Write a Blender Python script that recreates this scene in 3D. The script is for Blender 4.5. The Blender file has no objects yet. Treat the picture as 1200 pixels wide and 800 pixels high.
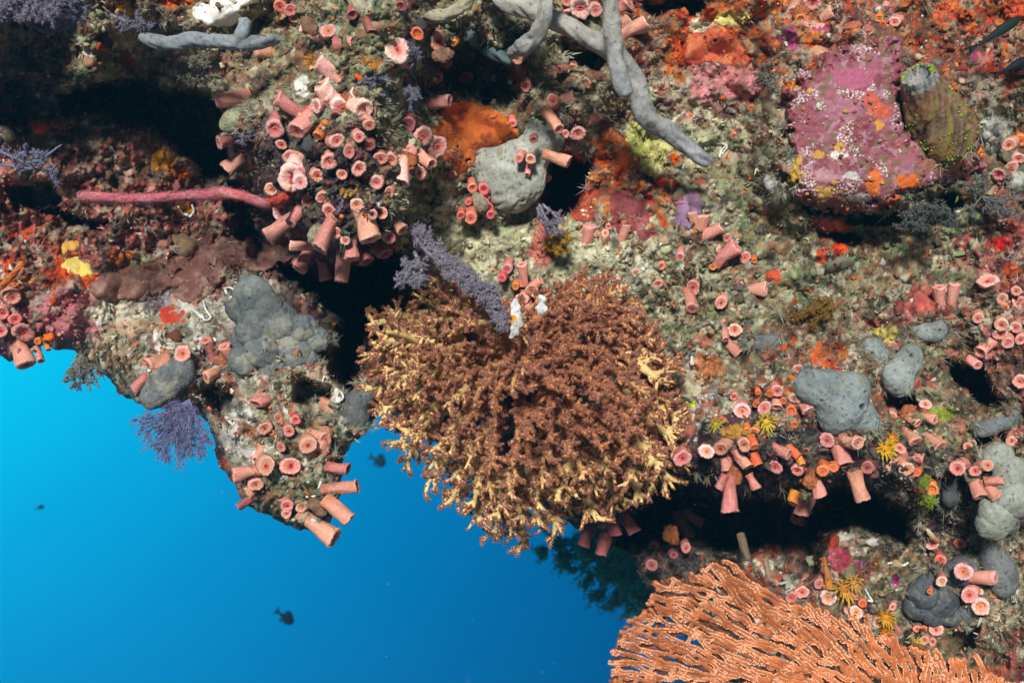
import bpy, math, random
import numpy as np
from mathutils import Vector, Matrix, Quaternion

# ------------------------------------------------------------------ camera, water light, strobe light, exposure
SC = bpy.context.scene
COL = SC.collection
W = 1200.0

cam_d = bpy.data.cameras.new('camera')
cam_d.lens = 36.0; cam_d.sensor_width = 36.0; cam_d.sensor_fit = 'HORIZONTAL'
cam_d.clip_start = 0.02; cam_d.clip_end = 200.0
cam_d.dof.use_dof = True; cam_d.dof.focus_distance = 1.23; cam_d.dof.aperture_fstop = 5.0
cam = bpy.data.objects.new('camera', cam_d); COL.objects.link(cam)
cam.rotation_euler = (math.radians(90), 0, 0)
SC.camera = cam

def raydir(px, py):
    v = np.array([(px-600)/W, 1.0, (400-py)/W]); return v/np.linalg.norm(v)

world = bpy.data.worlds.new('World'); SC.world = world; world.use_nodes = True
nt = world.node_tree; nt.nodes.clear()
D0 = raydir(-260, 120)                      # where the surface light comes down through the water
wo = nt.nodes.new('ShaderNodeOutputWorld'); bg = nt.nodes.new('ShaderNodeBackground')
tc = nt.nodes.new('ShaderNodeTexCoord'); dp = nt.nodes.new('ShaderNodeVectorMath'); dp.operation = 'DOT_PRODUCT'
rp = nt.nodes.new('ShaderNodeValToRGB')
nt.links.new(tc.outputs['Generated'], dp.inputs[0]); dp.inputs[1].default_value = tuple(D0)
nt.links.new(dp.outputs['Value'], rp.inputs['Fac']); nt.links.new(rp.outputs['Color'], bg.inputs['Color'])
nt.links.new(bg.outputs['Background'], wo.inputs['Surface'])
bg.inputs['Strength'].default_value = 0.85
ramp = [(-1.0, (0.13, 0.145, 0.15)), (0.25, (0.085, 0.11, 0.13)), (0.52, (0.0, 0.030, 0.12))]
for (x, y, c) in [(760, 860, (0.0, 0.074, 0.225)), (690, 785, (0.0, 0.103, 0.295)), (560, 740, (0.0, 0.138, 0.365)), (400, 690, (0.0, 0.198, 0.475)),
                  (250, 640, (0.0, 0.275, 0.59)), (120, 560, (0.0, 0.385, 0.735)), (40, 470, (0.0, 0.52, 0.86)), (-60, 380, (0.0, 0.64, 0.97))]:
    ramp.append((float(raydir(x, y) @ D0), c))
ramp.append((1.0, (0.06, 0.80, 1.0)))
els = rp.color_ramp.elements
while len(els) > 1: els.remove(els[0])
for i, (p, c) in enumerate(ramp):
    e = els[0] if i == 0 else els.new(max(0, p))
    e.position = max(0.0, p); e.color = (*c, 1)

sun_d = bpy.data.lights.new('sun', 'SUN'); sun_d.energy = 4.4; sun_d.angle = math.radians(10.0); sun_d.color = (1.0, 0.965, 0.92)
sun = bpy.data.objects.new('sun', sun_d); COL.objects.link(sun)
SUNV = Vector((0.13, 0.89, -0.42)).normalized()
sun.rotation_euler = SUNV.to_track_quat('-Z', 'Y').to_euler()

vs = SC.view_settings
vs.view_transform = 'Standard'; vs.look = 'None'; vs.exposure = 0.35; vs.gamma = 1.0; vs.use_curve_mapping = False
SC.render.engine = 'CYCLES'
SC.cycles.max_bounces = 4; SC.cycles.diffuse_bounces = 2; SC.cycles.glossy_bounces = 2; SC.cycles.transmission_bounces = 2
SC.cycles.volume_bounces = 0; SC.cycles.caustics_reflective = False; SC.cycles.caustics_refractive = False
SC.cycles.use_denoising = True

rng = np.random.default_rng(11)
random.seed(11)

# ------------------------------------------------------------------ noise
def _hash(i, j, s):
    n = (i.astype(np.int64)*374761393 + j.astype(np.int64)*668265263 + s*974634777) & 0xFFFFFFFF
    n = ((n ^ (n >> 13))*1274126177) & 0xFFFFFFFF
    n = ((n ^ (n >> 16))*2246822519) & 0xFFFFFFFF
    return ((n ^ (n >> 15)) & 0xFFFFFF)/float(0xFFFFFF)

def vnoise(x, y, s=0):
    xi = np.floor(x); yi = np.floor(y); fx = x-xi; fy = y-yi
    fx = fx*fx*fx*(fx*(fx*6-15)+10); fy = fy*fy*fy*(fy*(fy*6-15)+10)
    a = _hash(xi, yi, s); b = _hash(xi+1, yi, s); c = _hash(xi, yi+1, s); d = _hash(xi+1, yi+1, s)
    return (a+(b-a)*fx)*(1-fy)+(c+(d-c)*fx)*fy

def fbm(x, y, s=0, o=4, g=0.5):
    r = 0; a = 1.0; t = 0
    for k in range(o):
        r = r+a*vnoise(x*2**k*1.0+17.3*k, y*2**k-9.1*k, s+k*7); t += a; a *= g
    return r/t*2-1

def worley(x, y, s=0):
    """distance to the nearest cell point, to the second, and that cell's id in 0..1"""
    xi = np.floor(x); yi = np.floor(y)
    f1 = np.full(np.shape(x), 9.0); f2 = np.full(np.shape(x), 9.0); cid = np.zeros(np.shape(x))
    for di in (-1, 0, 1):
        for dj in (-1, 0, 1):
            a = xi+di; b = yi+dj
            qx = a+_hash(a, b, s); qy = b+_hash(a, b, s+1)
            d = np.hypot(qx-x, qy-y); h = _hash(a, b, s+2)
            near = d < f1
            f2 = np.where(near, f1, np.minimum(f2, d)); cid = np.where(near, h, cid); f1 = np.where(near, d, f1)
    return f1, f2, cid

def smooth(a, b, x):
    t = np.clip((x-a)/(b-a), 0, 1); return t*t*(3-2*t)

def poly_sdf(px, py, poly):
    """signed distance (inside positive) to a polygon in pixels, and the nearest outline point"""
    p = np.asarray(poly, float); best = np.full(np.shape(px), 1e12); bx = np.zeros(np.shape(px)); by = np.zeros(np.shape(px))
    inside = np.zeros(np.shape(px), bool)
    for i in range(len(p)):
        x0, y0 = p[i-1]; x1, y1 = p[i]
        dx, dy = x1-x0, y1-y0; L = dx*dx+dy*dy+1e-9
        t = np.clip(((px-x0)*dx+(py-y0)*dy)/L, 0, 1)
        cx = x0+t*dx; cy = y0+t*dy; d = (px-cx)**2+(py-cy)**2
        m = d < best; best = np.where(m, d, best); bx = np.where(m, cx, bx); by = np.where(m, cy, by)
        cond = ((y0 > py) != (y1 > py)) & (px < (x1-x0)*(py-y0)/(y1-y0+1e-12)+x0)
        inside ^= cond
    d = np.sqrt(best); return np.where(inside, d, -d), bx, by

def P(px, py, Y):
    px = np.asarray(px, float); py = np.asarray(py, float); Y = np.asarray(Y, float)
    return np.stack(np.broadcast_arrays((px-600)/W*Y, Y, (400-py)/W*Y), -1)

# ------------------------------------------------------------------ mesh helpers
class MB:
    def __init__(self): self.v = []; self.f = []; self.c = []; self.n = 0
    def add(self, v, f, c):
        """v (n,3); f = list of (m,k) int arrays or one; c colour (3) or (n,3)"""
        v = np.asarray(v, float).reshape(-1, 3); c = np.asarray(c, float)
        if c.ndim == 1: c = np.broadcast_to(c, v.shape)
        for q in (f if isinstance(f, list) else [f]):
            if len(q): self.f.append(np.asarray(q, np.int64)+self.n)
        self.v.append(v); self.c.append(c); self.n += len(v)
    def mesh(self, name, mat, shade=True):
        V = np.concatenate(self.v); C = np.concatenate(self.c)
        me = bpy.data.meshes.new(name)
        me.vertices.add(len(V)); me.vertices.foreach_set('co', V.astype(np.float32).ravel())
        loops = np.concatenate([q.ravel() for q in self.f]); tot = np.concatenate([np.full(len(q), q.shape[1]) for q in self.f])
        st = np.concatenate([[0], np.cumsum(tot)[:-1]])
        me.loops.add(len(loops)); me.loops.foreach_set('vertex_index', loops.astype(np.int32))
        me.polygons.add(len(tot)); me.polygons.foreach_set('loop_start', st.astype(np.int32)); me.polygons.foreach_set('loop_total', tot.astype(np.int32))
        me.update(calc_edges=True)
        ca = me.attributes.new('Col', 'FLOAT_COLOR', 'POINT')
        ca.data.foreach_set('color', np.concatenate([np.clip(C, 0, 1), np.ones((len(C), 1))], 1).astype(np.float32).ravel())
        if shade: me.polygons.foreach_set('use_smooth', np.ones(len(tot), bool))
        me.materials.append(mat)
        return me

def obj(name, data, parent=None, loc=None):
    o = bpy.data.objects.new(name, data); COL.objects.link(o)
    if loc is not None: o.location = loc
    if parent is not None: o.parent = parent
    return o

def tag(o, label, cat, group=None, kind=None):
    o['label'] = label; o['category'] = cat
    if group: o['group'] = group
    if kind: o['kind'] = kind
    return o

def grid_faces(nu, nv, wrap=False):
    """nu rows of nv points"""
    i = np.arange(nu-1)[:, None]; j = np.arange(nv if wrap else nv-1)[None, :]
    a = i*nv+j; b = i*nv+(j+1) % nv
    return np.stack([a, b, b+nv, a+nv], -1).reshape(-1, 4)

def tube(pts, rad, ns=8, cap=True, noise=0.0, seed=0):
    """round tube along a polyline, ends closed; returns v, faces, index along"""
    p = np.asarray(pts, float); n = len(p); r = np.broadcast_to(np.asarray(rad, float), (n,)).copy()
    t = np.gradient(p, axis=0); t /= np.linalg.norm(t, axis=1)[:, None]+1e-12
    u = np.zeros_like(p); ref = np.array([0.31, 0.2, 0.93])
    if abs(t[0] @ ref) > 0.9: ref = np.array([0.93, 0.1, 0.3])
    u0 = np.cross(t[0], ref); u0 /= np.linalg.norm(u0)
    for i in range(n):
        u0 = u0-t[i]*(u0 @ t[i]); u0 /= np.linalg.norm(u0)+1e-12; u[i] = u0
    w = np.cross(t, u)
    a = np.arange(ns)*2*np.pi/ns
    rr = r[:, None]*np.ones(ns)[None, :]
    if noise:
        s = np.concatenate([[0], np.cumsum(np.linalg.norm(np.diff(p, axis=0), axis=1))])/(np.mean(r)*2)
        A, S = np.meshgrid(a, s)
        rr = rr*(1+noise*(fbm(np.cos(A)*1.2+S*0.9+5, np.sin(A)*1.2+S*0.45+9, seed, 3)))
    v = p[:, None, :]+rr[:, :, None]*(np.cos(a)[None, :, None]*u[:, None, :]+np.sin(a)[None, :, None]*w[:, None, :])
    v = v.reshape(-1, 3); f = [grid_faces(n, ns, True)]; idx = np.repeat(np.arange(n), ns)
    if cap:
        k = len(v); v = np.concatenate([v, p[:1]-t[:1]*r[0]*0.5, p[-1:]+t[-1:]*r[-1]*0.6]); idx = np.concatenate([idx, [0, n-1]])
        j = np.arange(ns)
        f.append(np.stack([np.full(ns, k), (j+1) % ns, j], -1)); b = (n-1)*ns
        f.append(np.stack([np.full(ns, k+1), b+j, b+(j+1) % ns], -1))
    return v, f, idx

def catmull(pts, n):
    p = np.asarray(pts, float); p = np.concatenate([2*p[:1]-p[1:2], p, 2*p[-1:]-p[-2:-1]])
    m = len(p)-3; t = np.linspace(0, m-1e-6, n); i = t.astype(int); f = (t-i)[:, None]
    a, b, c, d = p[i], p[i+1], p[i+2], p[i+3]
    return 0.5*(2*b+(c-a)*f+(2*a-5*b+4*c-d)*f**2+(3*b-a-3*c+d)*f**3)

_ICO = {}
def ico(k):
    if k in _ICO: return _ICO[k]
    g = (1+5**.5)/2
    v = [(-1, g, 0), (1, g, 0), (-1, -g, 0), (1, -g, 0), (0, -1, g), (0, 1, g), (0, -1, -g), (0, 1, -g), (g, 0, -1), (g, 0, 1), (-g, 0, -1), (-g, 0, 1)]
    v = [np.array(q)/np.linalg.norm(q) for q in v]
    f = [(0, 11, 5), (0, 5, 1), (0, 1, 7), (0, 7, 10), (0, 10, 11), (1, 5, 9), (5, 11, 4), (11, 10, 2), (10, 7, 6), (7, 1, 8), (3, 9, 4), (3, 4, 2), (3, 2, 6), (3, 6, 8), (3, 8, 9), (4, 9, 5), (2, 4, 11), (6, 2, 10), (8, 6, 7), (9, 8, 1)]
    for _ in range(k):
        mid = {}; nf = []
        def m(a, b):
            q = (min(a, b), max(a, b))
            if q not in mid:
                w = v[a]+v[b]; v.append(w/np.linalg.norm(w)); mid[q] = len(v)-1
            return mid[q]
        for (a, b, c) in f:
            ab, bc, ca = m(a, b), m(b, c), m(c, a); nf += [(a, ab, ca), (b, bc, ab), (c, ca, bc), (ab, bc, ca)]
        f = nf
    _ICO[k] = (np.array(v), np.array(f)); return _ICO[k]

# ------------------------------------------------------------------ materials
def material(name, rough=0.75, spec=0.25, var=0.25, scale=300.0, bump=0.25, bscale=700.0, hue=0.0, sss=0.0, dist=0.0015, val=0.0, trans=0.0):
    m = bpy.data.materials.new(name); m.use_nodes = True; t = m.node_tree; N = t.nodes; L = t.links
    b = N['Principled BSDF']; b.inputs['Roughness'].default_value = rough; b.inputs['Specular IOR Level'].default_value = spec
    at = N.new('ShaderNodeAttribute'); at.attribute_name = 'Col'
    tx = N.new('ShaderNodeTexCoord'); ge = N.new('ShaderNodeNewGeometry')
    no = N.new('ShaderNodeTexNoise'); no.inputs['Scale'].default_value = scale; no.inputs['Detail'].default_value = 5; no.inputs['Roughness'].default_value = 0.65
    L.new(ge.outputs['Position'], no.inputs['Vector'])
    mr = N.new('ShaderNodeMapRange'); mr.inputs['From Min'].default_value = 0.25; mr.inputs['From Max'].default_value = 0.75
    mr.inputs['To Min'].default_value = 1-var; mr.inputs['To Max'].default_value = 1+var
    L.new(no.outputs['Fac'], mr.inputs['Value'])
    mx = N.new('ShaderNodeVectorMath'); mx.operation = 'SCALE'
    L.new(at.outputs['Color'], mx.inputs[0]); L.new(mr.outputs['Result'], mx.inputs['Scale'])
    out = mx.outputs[0]
    if hue or val:
        oi = N.new('ShaderNodeObjectInfo'); hs = N.new('ShaderNodeHueSaturation')
        for (amt, sock, lo, mul) in ((hue, 'Hue', 0.5, 1.0), (val, 'Value', 1.0, 7.31)):
            if not amt: continue
            q = N.new('ShaderNodeMath'); q.operation = 'MULTIPLY'; q.inputs[1].default_value = mul; L.new(oi.outputs['Random'], q.inputs[0])
            fr = N.new('ShaderNodeMath'); fr.operation = 'FRACT'; L.new(q.outputs[0], fr.inputs[0])
            r2 = N.new('ShaderNodeMapRange'); r2.inputs['To Min'].default_value = lo-amt; r2.inputs['To Max'].default_value = lo+amt
            L.new(fr.outputs[0], r2.inputs['Value']); L.new(r2.outputs['Result'], hs.inputs[sock])
        L.new(out, hs.inputs['Color']); out = hs.outputs['Color']
    L.new(out, b.inputs['Base Color'])
    if bump:
        bn = N.new('ShaderNodeTexNoise'); bn.inputs['Scale'].default_value = bscale; bn.inputs['Detail'].default_value = 4; bn.inputs['Roughness'].default_value = 0.7
        L.new(ge.outputs['Position'], bn.inputs['Vector'])
        bu = N.new('ShaderNodeBump'); bu.inputs['Strength'].default_value = bump; bu.inputs['Distance'].default_value = dist
        L.new(bn.outputs['Fac'], bu.inputs['Height']); L.new(bu.outputs['Normal'], b.inputs['Normal'])
    if sss:
        b.inputs['Subsurface Weight'].default_value = sss; b.inputs['Subsurface Radius'].default_value = (1.0, 0.4, 0.25); b.inputs['Subsurface Scale'].default_value = 0.006
    if trans:
        tr = N.new('ShaderNodeBsdfTranslucent'); L.new(out, tr.inputs['Color'])
        ms = N.new('ShaderNodeMixShader'); ms.inputs[0].default_value = trans
        L.new(b.outputs[0], ms.inputs[1]); L.new(tr.outputs[0], ms.inputs[2]); L.new(ms.outputs[0], N['Material Output'].inputs['Surface'])
    return m

M_rock = material('reef rock', 0.85, 0.18, 0.38, 420, 0.7, 900, dist=0.002)
M_turf = material('turf algae', 0.9, 0.1, 0.25, 500, 0.0)
M_sponge = material('sponge skin', 0.75, 0.18, 0.30, 220, 0.8, 520, dist=0.0018)
M_crust = material('encrusting growth', 0.6, 0.3, 0.28, 350, 0.6, 600, dist=0.0015)
M_polyp = material('cup coral tissue', 0.55, 0.25, 0.30, 330, 0.6, 600, hue=0.016, sss=0.2, dist=0.0012, val=0.17)
M_soft = material('soft coral tissue', 0.6, 0.25, 0.16, 300, 0.3, 800, sss=0.35, dist=0.0008)
M_star = material('soft coral polyps', 0.7, 0.2, 0.2, 400, 0.0, trans=0.5)
M_fan = material('sea fan tissue', 0.7, 0.2, 0.2, 500, 0.3, 1500, dist=0.0006)
M_fuzz = material('feathery polyps', 0.85, 0.1, 0.2, 300, 0.0, trans=0.2)
M_fish = material('fish skin', 0.7, 0.2, 0.15, 200, 0.0)
# ------------------------------------------------------------------ the reef: how far the rock stands at each spot of the view
WALL = [(-420, 425), (-150, 420), (0, 408), (12, 424), (30, 418), (48, 408), (75, 405), (100, 422), (125, 440), (142, 462), (165, 472), (200, 478), (240, 488),
        (256, 520), (256, 545), (275, 562), (292, 592), (325, 606), (352, 618), (388, 612), (398, 580), (402, 545), (410, 520), (432, 505), (440, 480),
        (470, 488), (520, 520), (580, 560), (640, 595), (700, 632), (740, 650), (758, 690), (790, 725), (830, 760), (850, 820), (860, 1000), (880, 1300),
        (1700, 1300), (1700, -420), (-420, -420)]
def ragged(poly):
    r = np.random.default_rng(19); out = []
    for i in range(len(poly)):
        (x0, y0), (x1, y1) = poly[i-1], poly[i]; L = math.hypot(x1-x0, y1-y0); n = max(1, min(int(L/5), 60)) if (-60 < x0 < 1000 and 300 < y0 < 1000 and -60 < x1 < 1000 and 300 < y1 < 1000) else 1
        for k in range(n):
            t = k/n; x = x0+(x1-x0)*t; y = y0+(y1-y0)*t; o = 0 if n == 1 else 5*float(fbm(np.array(x/17), np.array(y/17), 9, 3, .6))+r.normal(0, 1.1)
            out.append((x-(y1-y0)/L*o, y+(x1-x0)/L*o))
    return out
WALL = ragged(WALL)
CTRL = np.array([(-300, -200, 1.3), (-300, 200, 1.4), (0, -100, 1.2), (0, 0, 1.15), (100, 30, 1.2), (60, 60, 1.3), (200, 30, 1.3), (255, 20, 1.26), (300, 60, 1.3), (200, 90, 1.42),
  (340, 130, 1.15), (400, 130, 1.11), (430, 60, 1.15), (470, 60, 1.13), (370, 180, 1.13), (400, 190, 1.10), (430, 220, 1.13), (400, 250, 1.15), (480, 180, 1.18), (350, 220, 1.2),
  (520, 100, 1.3), (560, 150, 1.4), (600, 180, 1.33), (640, 140, 1.3), (540, 30, 1.25), (600, 20, 1.27), (680, 30, 1.3), (740, 20, 1.33), (640, 220, 1.42), (560, 230, 1.35), (530, 260, 1.32), (400, -100, 1.25), (800, -150, 1.35),
  (30, 200, 1.36), (100, 200, 1.40), (200, 200, 1.42), (250, 240, 1.48), (100, 280, 1.43), (30, 280, 1.4), (200, 300, 1.48), (60, 340, 1.4), (150, 340, 1.42), (240, 340, 1.42), (300, 310, 1.5), (30, 390, 1.38), (120, 390, 1.38),
  (200, 420, 1.36), (250, 400, 1.36), (310, 390, 1.32), (350, 350, 1.42), (350, 420, 1.3), (380, 470, 1.3), (330, 500, 1.27), (330, 560, 1.27), (380, 540, 1.28), (370, 600, 1.27), (280, 560, 1.3), (-200, 400, 1.4),
  (420, 370, 1.6), (560, 300, 1.35), (650, 300, 1.32), (700, 250, 1.38), (750, 200, 1.38), (720, 330, 1.3), (600, 400, 1.34), (700, 450, 1.33), (600, 500, 1.4), (480, 400, 1.45), (520, 500, 1.48), (650, 580, 1.5),
  (800, 50, 1.38), (800, 150, 1.36), (860, 250, 1.34), (800, 330, 1.3), (880, 380, 1.3), (760, 420, 1.3), (820, 450, 1.28), (1000, 120, 1.25), (950, 200, 1.26), (1060, 220, 1.26), (1100, 130, 1.27), (1160, 60, 1.33), (1180, 200, 1.35),
  (1100, 290, 1.38), (1000, 300, 1.36), (950, 350, 1.3), (1050, 360, 1.28), (1150, 370, 1.28), (900, 470, 1.22), (980, 460, 1.22), (1050, 430, 1.24), (1100, 500, 1.24), (1180, 480, 1.28), (860, 530, 1.2), (940, 535, 1.2),
  (990, 520, 1.19), (1050, 540, 1.2), (1150, 560, 1.23), (900, 620, 1.5), (1000, 620, 1.45), (830, 640, 1.5), (750, 620, 1.5), (1100, 640, 1.33), (1180, 620, 1.33), (960, 680, 1.37), (1050, 700, 1.32), (1150, 700, 1.3),
  (1000, 740, 1.34), (1100, 760, 1.3), (860, 700, 1.45), (800, 720, 1.5), (900, 850, 1.42), (1200, 850, 1.32), (1000, 1100, 1.4), (1500, 400, 1.3), (1500, 900, 1.3), (1500, 0, 1.36), (1000, -200, 1.38), (1300, 200, 1.36)], float)
# dark hollows under ledges: outline, extra depth, softness in pixels
HOLES = [([(70, 112), (120, 95), (170, 98), (205, 108), (240, 104), (285, 128), (262, 165), (275, 215), (240, 205), (205, 168), (170, 146), (120, 140), (75, 130)], 0.26, 14),
         ([(0, 90), (60, 100), (70, 135), (30, 150), (0, 140)], 0.08, 18),
         ([(270, 215), (330, 240), (345, 300), (300, 300), (275, 275)], 0.20, 14),
         ([(330, 305), (380, 325), (430, 312), (480, 285), (470, 330), (430, 375), (425, 430), (412, 470), (390, 430), (400, 380), (375, 345), (335, 325)], 0.40, 16),
         ([(800, 560), (850, 572), (890, 575), (940, 592), (985, 565), (1030, 572), (1062, 598), (1058, 632), (1000, 612), (960, 628), (950, 655), (905, 640), (870, 650), (820, 640), (770, 640), (720, 640), (740, 600)], 0.27, 16),
         ([(505, 55), (560, 45), (600, 75), (605, 120), (570, 125), (540, 112), (515, 95)], 0.11, 16),
         ([(645, 180), (690, 190), (675, 245), (640, 262), (630, 232)], 0.28, 10),
         ([(660, 52), (712, 62), (705, 88), (668, 72)], 0.12, 8), ([(755, 2), (830, 0), (825, 14), (770, 16)], 0.12, 8),
         ([(940, 243), (1000, 250), (1060, 247), (1110, 225), (1125, 240), (1105, 265), (1050, 262), (990, 258)], 0.16, 7),
         ([(960, 272), (1008, 276), (1004, 284), (965, 282)], 0.08, 5), ([(1030, 465), (1075, 455), (1080, 480), (1045, 490)], 0.10, 8),
         ([(1105, 418), (1150, 430), (1180, 470), (1150, 480), (1120, 450)], 0.13, 10), ([(1140, 505), (1180, 498), (1180, 520), (1150, 522)], 0.10, 7),
         ([(1090, 205), (1140, 180), (1138, 200), (1110, 222)], 0.10, 7), ([(40, 240), (85, 246), (140, 262), (120, 268), (60, 255)], 0.10, 7),
         ([(0, 215), (60, 212), (75, 240), (20, 240)], 0.08, 7), ([(340, 440), (385, 455), (395, 490), (350, 480)], 0.09, 8), ([(225, 450), (275, 455), (300, 500), (258, 490)], 0.10, 8),
         ([(930, 640), (960, 630), (962, 675), (940, 690), (925, 670)], 0.10, 8), ([(1115, 740), (1150, 738), (1145, 760), (1120, 765)], 0.08, 6)]

def depth_base(px, py):
    px = np.asarray(px, float); py = np.asarray(py, float); sh = px.shape
    x = px.ravel(); y = py.ravel(); out = np.empty(len(x))
    for a in range(0, len(x), 60000):
        d2 = (x[a:a+60000, None]-CTRL[None, :, 0])**2+(y[a:a+60000, None]-CTRL[None, :, 1])**2
        w = np.exp(-d2/(2*34.0**2))+0.004*np.exp(-d2/(2*120.0**2))+1e-7/(1+d2/4e4)
        out[a:a+60000] = (w*CTRL[None, :, 2]).sum(1)/w.sum(1)
    return out.reshape(sh)

def holes(px, py):
    h = np.zeros(np.shape(px))
    jx = px+9*fbm(px/22, py/22, 71, 3); jy = py+9*fbm(px/22, py/22, 83, 3)
    for poly, dep, soft in HOLES:
        q = np.asarray(poly); m = (px > q[:, 0].min()-40) & (px < q[:, 0].max()+40) & (py > q[:, 1].min()-40) & (py < q[:, 1].max()+40)
        if not np.any(m): continue
        d, _, _ = poly_sdf(jx[m], jy[m], poly)
        h[m] = np.maximum(h[m], dep*smooth(-soft*0.6, soft, d))
    return h

def depth(px, py, fine=True):
    px = np.atleast_1d(np.asarray(px, float)); py = np.atleast_1d(np.asarray(py, float))
    h = holes(px, py)
    y = depth_base(px, py)+h
    big = fbm(px/85, py/85, 3, 2)
    y = y-0.035*big
    wx = px+7*fbm(px/30, py/30, 21, 2); wy = py+7*fbm(px/30, py/30, 25, 2)
    f1, f2, cid = worley(wx/34, wy/30, 5)
    y = y-0.030*(0.75-np.minimum(f1, 1))*(0.4+cid)
    if fine:
        k = 0.55+0.9*smooth(-0.25, 0.45, fbm(px/120, py/120, 41, 2))
        r1 = 1-np.abs(fbm(px/26, py/26, 31, 3)); y = y-0.014*k*(r1-0.6)
        g1, g2, gid = worley(px/11+0.6*fbm(px/14, py/14, 8, 2), py/11+0.6*fbm(px/14, py/14, 9, 2), 15)
        y = y-0.0085*k*(0.6-g1)*(0.3+1.2*gid)
        g1, g2, gid = worley(px/4.6, py/4.6, 35)
        y = y-0.0034*k*(0.6-g1)*(0.2+1.4*gid)
        y = y-0.0045*fbm(px/6, py/6, 51, 3, 0.7)
    return y

def surf(px, py, fine=False): return float(depth(px, py, fine)[0])

# ------------------------------------------------------------------ what grows on the rock: colours by region, with near-black tones in the hollows
PAL = {
 'olive': [(.17, .165, .095), (.23, .225, .14), (.11, .095, .06), (.29, .285, .20), (.16, .095, .06), (.25, .20, .12), (.07, .055, .04), (.33, .32, .235), (.13, .16, .09), (.22, .115, .08)],
 'pale': [(.42, .41, .28), (.36, .36, .25), (.30, .28, .19), (.48, .45, .34), (.24, .21, .13), (.38, .28, .22), (.15, .12, .08), (.33, .35, .22)],
 'maroon': [(.21, .065, .055), (.30, .10, .085), (.15, .095, .065), (.36, .15, .125), (.10, .05, .04), (.28, .22, .165), (.075, .05, .04), (.40, .28, .22)],
 'pinkish': [(.38, .17, .17), (.30, .24, .19), (.42, .25, .24), (.22, .12, .10), (.46, .38, .33), (.18, .13, .10), (.30, .10, .12)],
 'redor': [(.46, .085, .03), (.36, .065, .035), (.42, .16, .06), (.25, .16, .10), (.20, .075, .05), (.30, .25, .18), (.13, .07, .05)],
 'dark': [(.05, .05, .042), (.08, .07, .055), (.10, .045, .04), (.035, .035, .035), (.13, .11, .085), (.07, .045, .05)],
 'tan': [(.30, .24, .155), (.22, .17, .11), (.36, .31, .22), (.14, .10, .07), (.27, .26, .19), (.20, .11, .08), (.40, .37, .28)],
 'whitey': [(.42, .42, .38), (.26, .24, .18), (.52, .50, .45), (.18, .15, .12), (.32, .13, .09), (.30, .29, .22)],
}
PNAMES = list(PAL)
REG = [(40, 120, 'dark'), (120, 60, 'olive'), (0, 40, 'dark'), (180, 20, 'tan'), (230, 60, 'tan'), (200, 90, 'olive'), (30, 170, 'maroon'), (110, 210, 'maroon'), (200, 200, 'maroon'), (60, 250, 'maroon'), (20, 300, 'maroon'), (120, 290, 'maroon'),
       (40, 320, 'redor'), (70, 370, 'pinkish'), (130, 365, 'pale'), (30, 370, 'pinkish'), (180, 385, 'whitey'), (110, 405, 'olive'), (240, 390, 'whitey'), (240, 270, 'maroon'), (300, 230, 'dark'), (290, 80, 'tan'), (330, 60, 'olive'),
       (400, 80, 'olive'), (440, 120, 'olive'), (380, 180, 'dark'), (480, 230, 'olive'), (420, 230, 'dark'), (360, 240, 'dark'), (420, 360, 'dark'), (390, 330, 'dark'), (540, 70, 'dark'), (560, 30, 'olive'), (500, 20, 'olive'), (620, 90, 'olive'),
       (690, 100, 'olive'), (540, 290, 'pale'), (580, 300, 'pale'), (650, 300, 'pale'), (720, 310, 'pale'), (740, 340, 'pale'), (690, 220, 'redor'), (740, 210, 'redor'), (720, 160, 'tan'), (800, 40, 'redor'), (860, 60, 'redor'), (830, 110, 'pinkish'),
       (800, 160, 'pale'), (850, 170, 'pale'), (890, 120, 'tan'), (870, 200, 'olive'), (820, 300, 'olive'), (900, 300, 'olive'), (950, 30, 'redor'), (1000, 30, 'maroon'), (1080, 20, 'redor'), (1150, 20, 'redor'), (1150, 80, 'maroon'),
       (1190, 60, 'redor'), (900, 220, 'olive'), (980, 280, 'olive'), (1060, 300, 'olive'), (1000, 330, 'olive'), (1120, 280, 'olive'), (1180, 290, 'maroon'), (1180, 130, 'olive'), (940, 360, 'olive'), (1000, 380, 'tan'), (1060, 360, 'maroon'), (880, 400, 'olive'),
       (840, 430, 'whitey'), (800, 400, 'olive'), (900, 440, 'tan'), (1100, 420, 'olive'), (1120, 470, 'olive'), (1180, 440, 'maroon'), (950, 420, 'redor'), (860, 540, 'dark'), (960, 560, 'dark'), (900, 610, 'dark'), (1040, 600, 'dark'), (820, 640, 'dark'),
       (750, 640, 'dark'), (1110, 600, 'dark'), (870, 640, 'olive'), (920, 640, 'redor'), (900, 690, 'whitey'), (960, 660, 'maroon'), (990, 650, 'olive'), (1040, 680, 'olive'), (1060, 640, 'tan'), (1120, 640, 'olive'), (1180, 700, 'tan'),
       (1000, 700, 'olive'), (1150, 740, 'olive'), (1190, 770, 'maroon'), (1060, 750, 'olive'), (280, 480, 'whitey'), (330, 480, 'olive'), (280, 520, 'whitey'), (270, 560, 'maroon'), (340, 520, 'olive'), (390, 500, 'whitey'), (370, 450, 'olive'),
       (340, 590, 'olive'), (400, 440, 'maroon'), (560, 500, 'dark'), (480, 450, 'dark'), (650, 560, 'dark')]
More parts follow.
